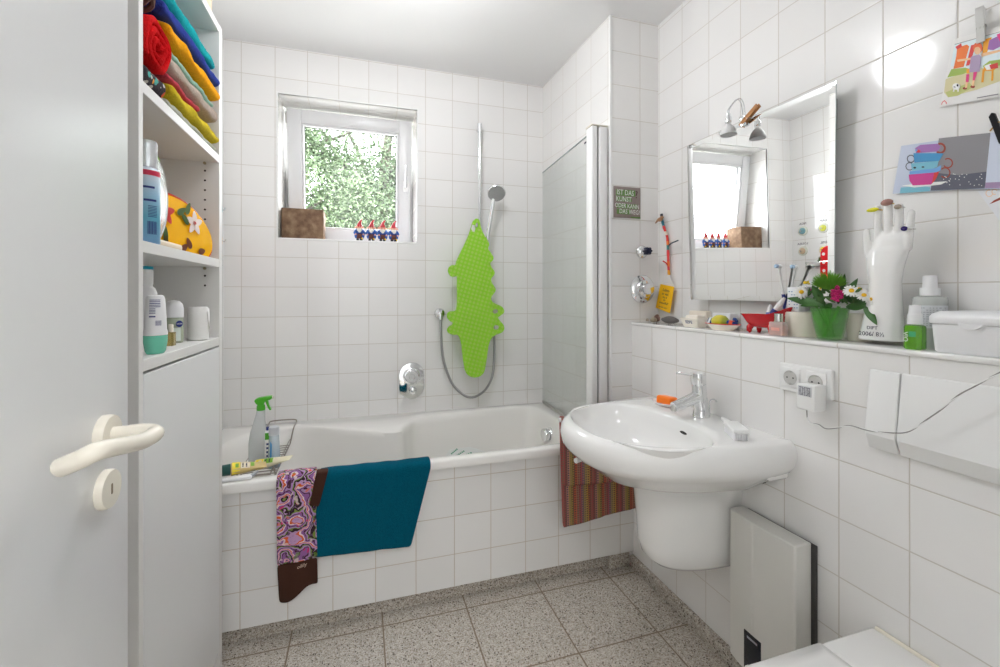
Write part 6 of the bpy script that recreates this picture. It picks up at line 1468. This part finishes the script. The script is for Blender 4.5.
for y, z in ((.03, .06), (-.025, .03), (.03, 0), (-.025, -.03), (.03, -.06), (-.025, -.09)): b.lathe([(0, .0268), (.011, .0268), (.011, .0262)], mx=Matrix.Translation(p+Vector((0, y, z))) @ Matrix.Rotation(PI/2, 4, 'Y'), seg=16)
b.build('dots', M_white, bd)
p = lw(820, 266); p.y = min(p.y, 2.38)
ws = thing('wall_shelf', p, 'small chrome wire shelf on the left wall under the round hooks', 'shelf')
b = MB(); b.box(p+Vector((.001, -.09, -.004)), p+Vector((.026, .09, .002)), .001); b.build('shelf_plate', mat('dark_steel', (.25, .23, .22), .3, metal=.8), ws)
b = MB(); b.tube([p+Vector((.002, -.09, .03)), p+Vector((.026, -.09, .03)), p+Vector((.026, .09, .03)), p+Vector((.002, .09, .03))], .003, 8); b.build('rail', M_chrome, ws)
b = MB()
for y in (-.085, .085): b.tube([p+Vector((.025, y, .0)), p+Vector((.025, y, .03))], .0025, 8)
b.build('posts', M_chrome, ws)
p2 = p+Vector((.0135, -.02, .0025)); pl = thing('potted_plant', p2, 'small green plant standing on the chrome wall shelf', 'plant')
b = MB(); b.lathe([(0, 0), (.009, 0), (.0105, .024), (.0095, .024), (.008, .004), (0, .004)], p2, 20); b.build('pot', M_cream, pl)
b = MB(); random.seed(2)
for i in range(26):
    d_ = Vector((abs(random.gauss(0, .12)), random.gauss(0, 1), abs(random.gauss(0, 1))+.5)).normalized(); leaf(b, p2+Vector((0, 0, .021)), p2+Vector((0, 0, .021))+d_*random.uniform(.03, .05), .005)
b.build('leaves', M_leaf, pl, mods=SOL)

# ================================================================== CEILING LAMP
cl = thing('ceiling_lamp', (.17, 1.47, HC), 'round white opal ceiling lamp', 'lamp')
b = MB(); b.lathe([(0, -.0), (.088, 0), (.088, -.012), (0, -.012)], (.17, 1.47, HC), 40); b.build('lamp_base', M_white, cl)
b = MB(); b.lathe([(.084, -.0125), (.084, -.020), (.07, -.032), (.04, -.040), (0, -.042)], (.17, 1.47, HC), 40, cap=False); b.build('opal_shade', mat('opal', (.9, .9, .88), .3, emit=(1, .97, .92), estr=CEIL_E), cl)

# ================================================================== OUTSIDE
M_out = mat('leaf_bright', (.050, .080, .036), .6, var=.55, vscale=1.5)
m = bpy.data.materials['leaf_bright']; setin(m.node_tree.nodes['Principled BSDF'], 'Transmission Weight', 0.0)
M_bark = mat('bark', (.035, .03, .025), .9, var=.3, vscale=12, bump=.4, bscale=20)
def tree(name, base, height, crown, nleaf, label, seed, m, ls=.16):
    rnd = random.Random(seed); t_ = thing(name, base, label, 'tree', 'trees outside the window'); B = Vector(base)
    b = MB(); b.tube([B, B+Vector((.05, 0, height*.35)), B+Vector((-.05, .1, height*.7)), B+Vector((.1, 0, height*.95))], [.26, .22, .15, .05], 10)
    blobs = []
    for i in range(crown[0]):
        a = rnd.uniform(0, 2*PI); rr_ = crown[1]*math.sqrt(rnd.random()); z = rnd.uniform(height*crown[2], height); blobs.append((B+Vector((rr_*math.cos(a), rr_*math.sin(a)*.7, z)), rnd.uniform(.5, 1.0)))
        if i % 3 == 0:
            st = B+Vector((0, 0, height*rnd.uniform(.3, .7))); b.tube([st, st.lerp(blobs[-1][0], .6)+Vector((0, 0, .15)), blobs[-1][0]], [.07, .045, .02], 6)
    b.build('trunk', M_bark, t_)
    vs, fs = [], []
    for i in range(nleaf):
        c_, r_ = rnd.choice(blobs); d_ = Vector((rnd.gauss(0, 1), rnd.gauss(0, 1), rnd.gauss(0, 1)*.75)).normalized()*r_*rnd.random()**.4
        p = c_+d_; n_ = Vector((rnd.gauss(0, 1), rnd.gauss(0, 1)-.3, rnd.gauss(0, 1)+.8)).normalized(); x_ = n_.orthogonal().normalized(); x_ = (Matrix.Rotation(rnd.uniform(0, 2*PI), 3, n_) @ x_); y_ = n_.cross(x_); s_ = ls*rnd.uniform(.5, 1.1)
        k = len(vs); vs += [p-B-x_*s_*.5, p-B-y_*s_*.28+n_*s_*.06, p-B+x_*s_*.5, p-B+y_*s_*.28+n_*s_*.06]; fs.append((k, k+1, k+2, k+3))
    me = bpy.data.meshes.new('foliage'); me.from_pydata([tuple(v) for v in vs], [], fs); me.materials.append(m); o = bpy.data.objects.new('foliage', me); COL.objects.link(o); o.parent = t_; ORG[o.name] = B
G0 = -.2
tree('tree', (-2.1, 9.2, G0), 5.6, (60, 2.2, .12), 60000, 'leafy tree outside filling the left of the window view', 1, M_out, .085)
tree('tree', (.60, 11.2, G0), 6.4, (44, 2.0, .36), 32000, 'tree with a dark bare trunk at the right of the window view', 2, mat('leaf_mid', (.038, .064, .030), .6, var=.5, vscale=1.5), .10)
tree('tree', (.9, 14.6, G0), 6.2, (70, 3.8, .06), 52000, 'farther tree behind the bare trunk outside the window', 3, M_out, .13)
b = MB(); b.box((-30, 2.9, G0-.1), (30, 40, G0)); o = struct(b.build('ground', mat('pale_paving', (.42, .42, .40), .9, var=.15, vscale=2), smooth=False))

# ================================================================== LIGHT
w_ = bpy.data.worlds.new('sky'); SC.world = w_; w_.use_nodes = True
bgn = w_.node_tree.nodes['Background']; bgn.inputs[0].default_value = (.93, .97, 1.0, 1); bgn.inputs[1].default_value = SKY
def area(name, loc, rot, sx, sy, power, col, portal=False):
    l = bpy.data.lights.new(name, 'AREA'); l.shape = 'RECTANGLE'; l.size = sx; l.size_y = sy; l.energy = power; l.color = col
    o = bpy.data.objects.new(name, l); COL.objects.link(o); o.location = loc; o.rotation_euler = rot
    if portal: l.cycles.is_portal = True
    return o
area('window_portal', ((NX0+NX1)/2, YO+.02, (NZ0+NZ1)/2), (-PI/2, 0, 0), NX1-NX0, NZ1-NZ0, 1, (1, 1, 1), True)
sn = bpy.data.lights.new('sun', 'SUN'); sn.energy = SUN; sn.angle = .01; sn.color = (1, .95, .86)
so_ = bpy.data.objects.new('sun', sn); COL.objects.link(so_); so_.rotation_euler = (math.radians(42), 0, math.radians(-18))
hl = area('hall_fill', (.15, -.85, HC-.06), (0, 0, 0), .7, .7, HALL_FILL, (.96, .975, 1.0))  # unseen fill light added in the hall, standing in for a flash
pl_ = bpy.data.lights.new('ceiling_bulb', 'POINT'); pl_.energy = BULB; pl_.color = (.95, .96, 1.0); pl_.shadow_soft_size = .10
po = bpy.data.objects.new('ceiling_bulb', pl_); COL.objects.link(po); po.location = (.17, 1.47, HC-.15)

# ================================================================== CAMERA
cam = bpy.data.cameras.new('camera'); cam.sensor_fit = 'HORIZONTAL'; cam.sensor_width = 36.0; cam.lens = F/1000*36.0
cam.shift_x = (500-U0)/1000; cam.shift_y = -(333.5-V0)/1000; cam.clip_start = .02
co = bpy.data.objects.new('camera', cam); COL.objects.link(co); co.location = EYE; co.rotation_euler = (PI/2, 0, -TH)
SC.camera = co
SC.view_settings.view_transform = 'Standard'; SC.view_settings.look = 'None'; SC.view_settings.gamma = 1.0; SC.view_settings.use_curve_mapping = False
SC.view_settings.exposure = EXPO
try:
    SC.cycles.max_bounces = 14; SC.cycles.diffuse_bounces = 7; SC.cycles.glossy_bounces = 6; SC.cycles.transmission_bounces = 10; SC.cycles.transparent_max_bounces = 16
    SC.cycles.use_denoising = True; SC.cycles.sample_clamp_indirect = 10.0; SC.cycles.caustics_reflective = False; SC.cycles.caustics_refractive = False
except Exception: pass
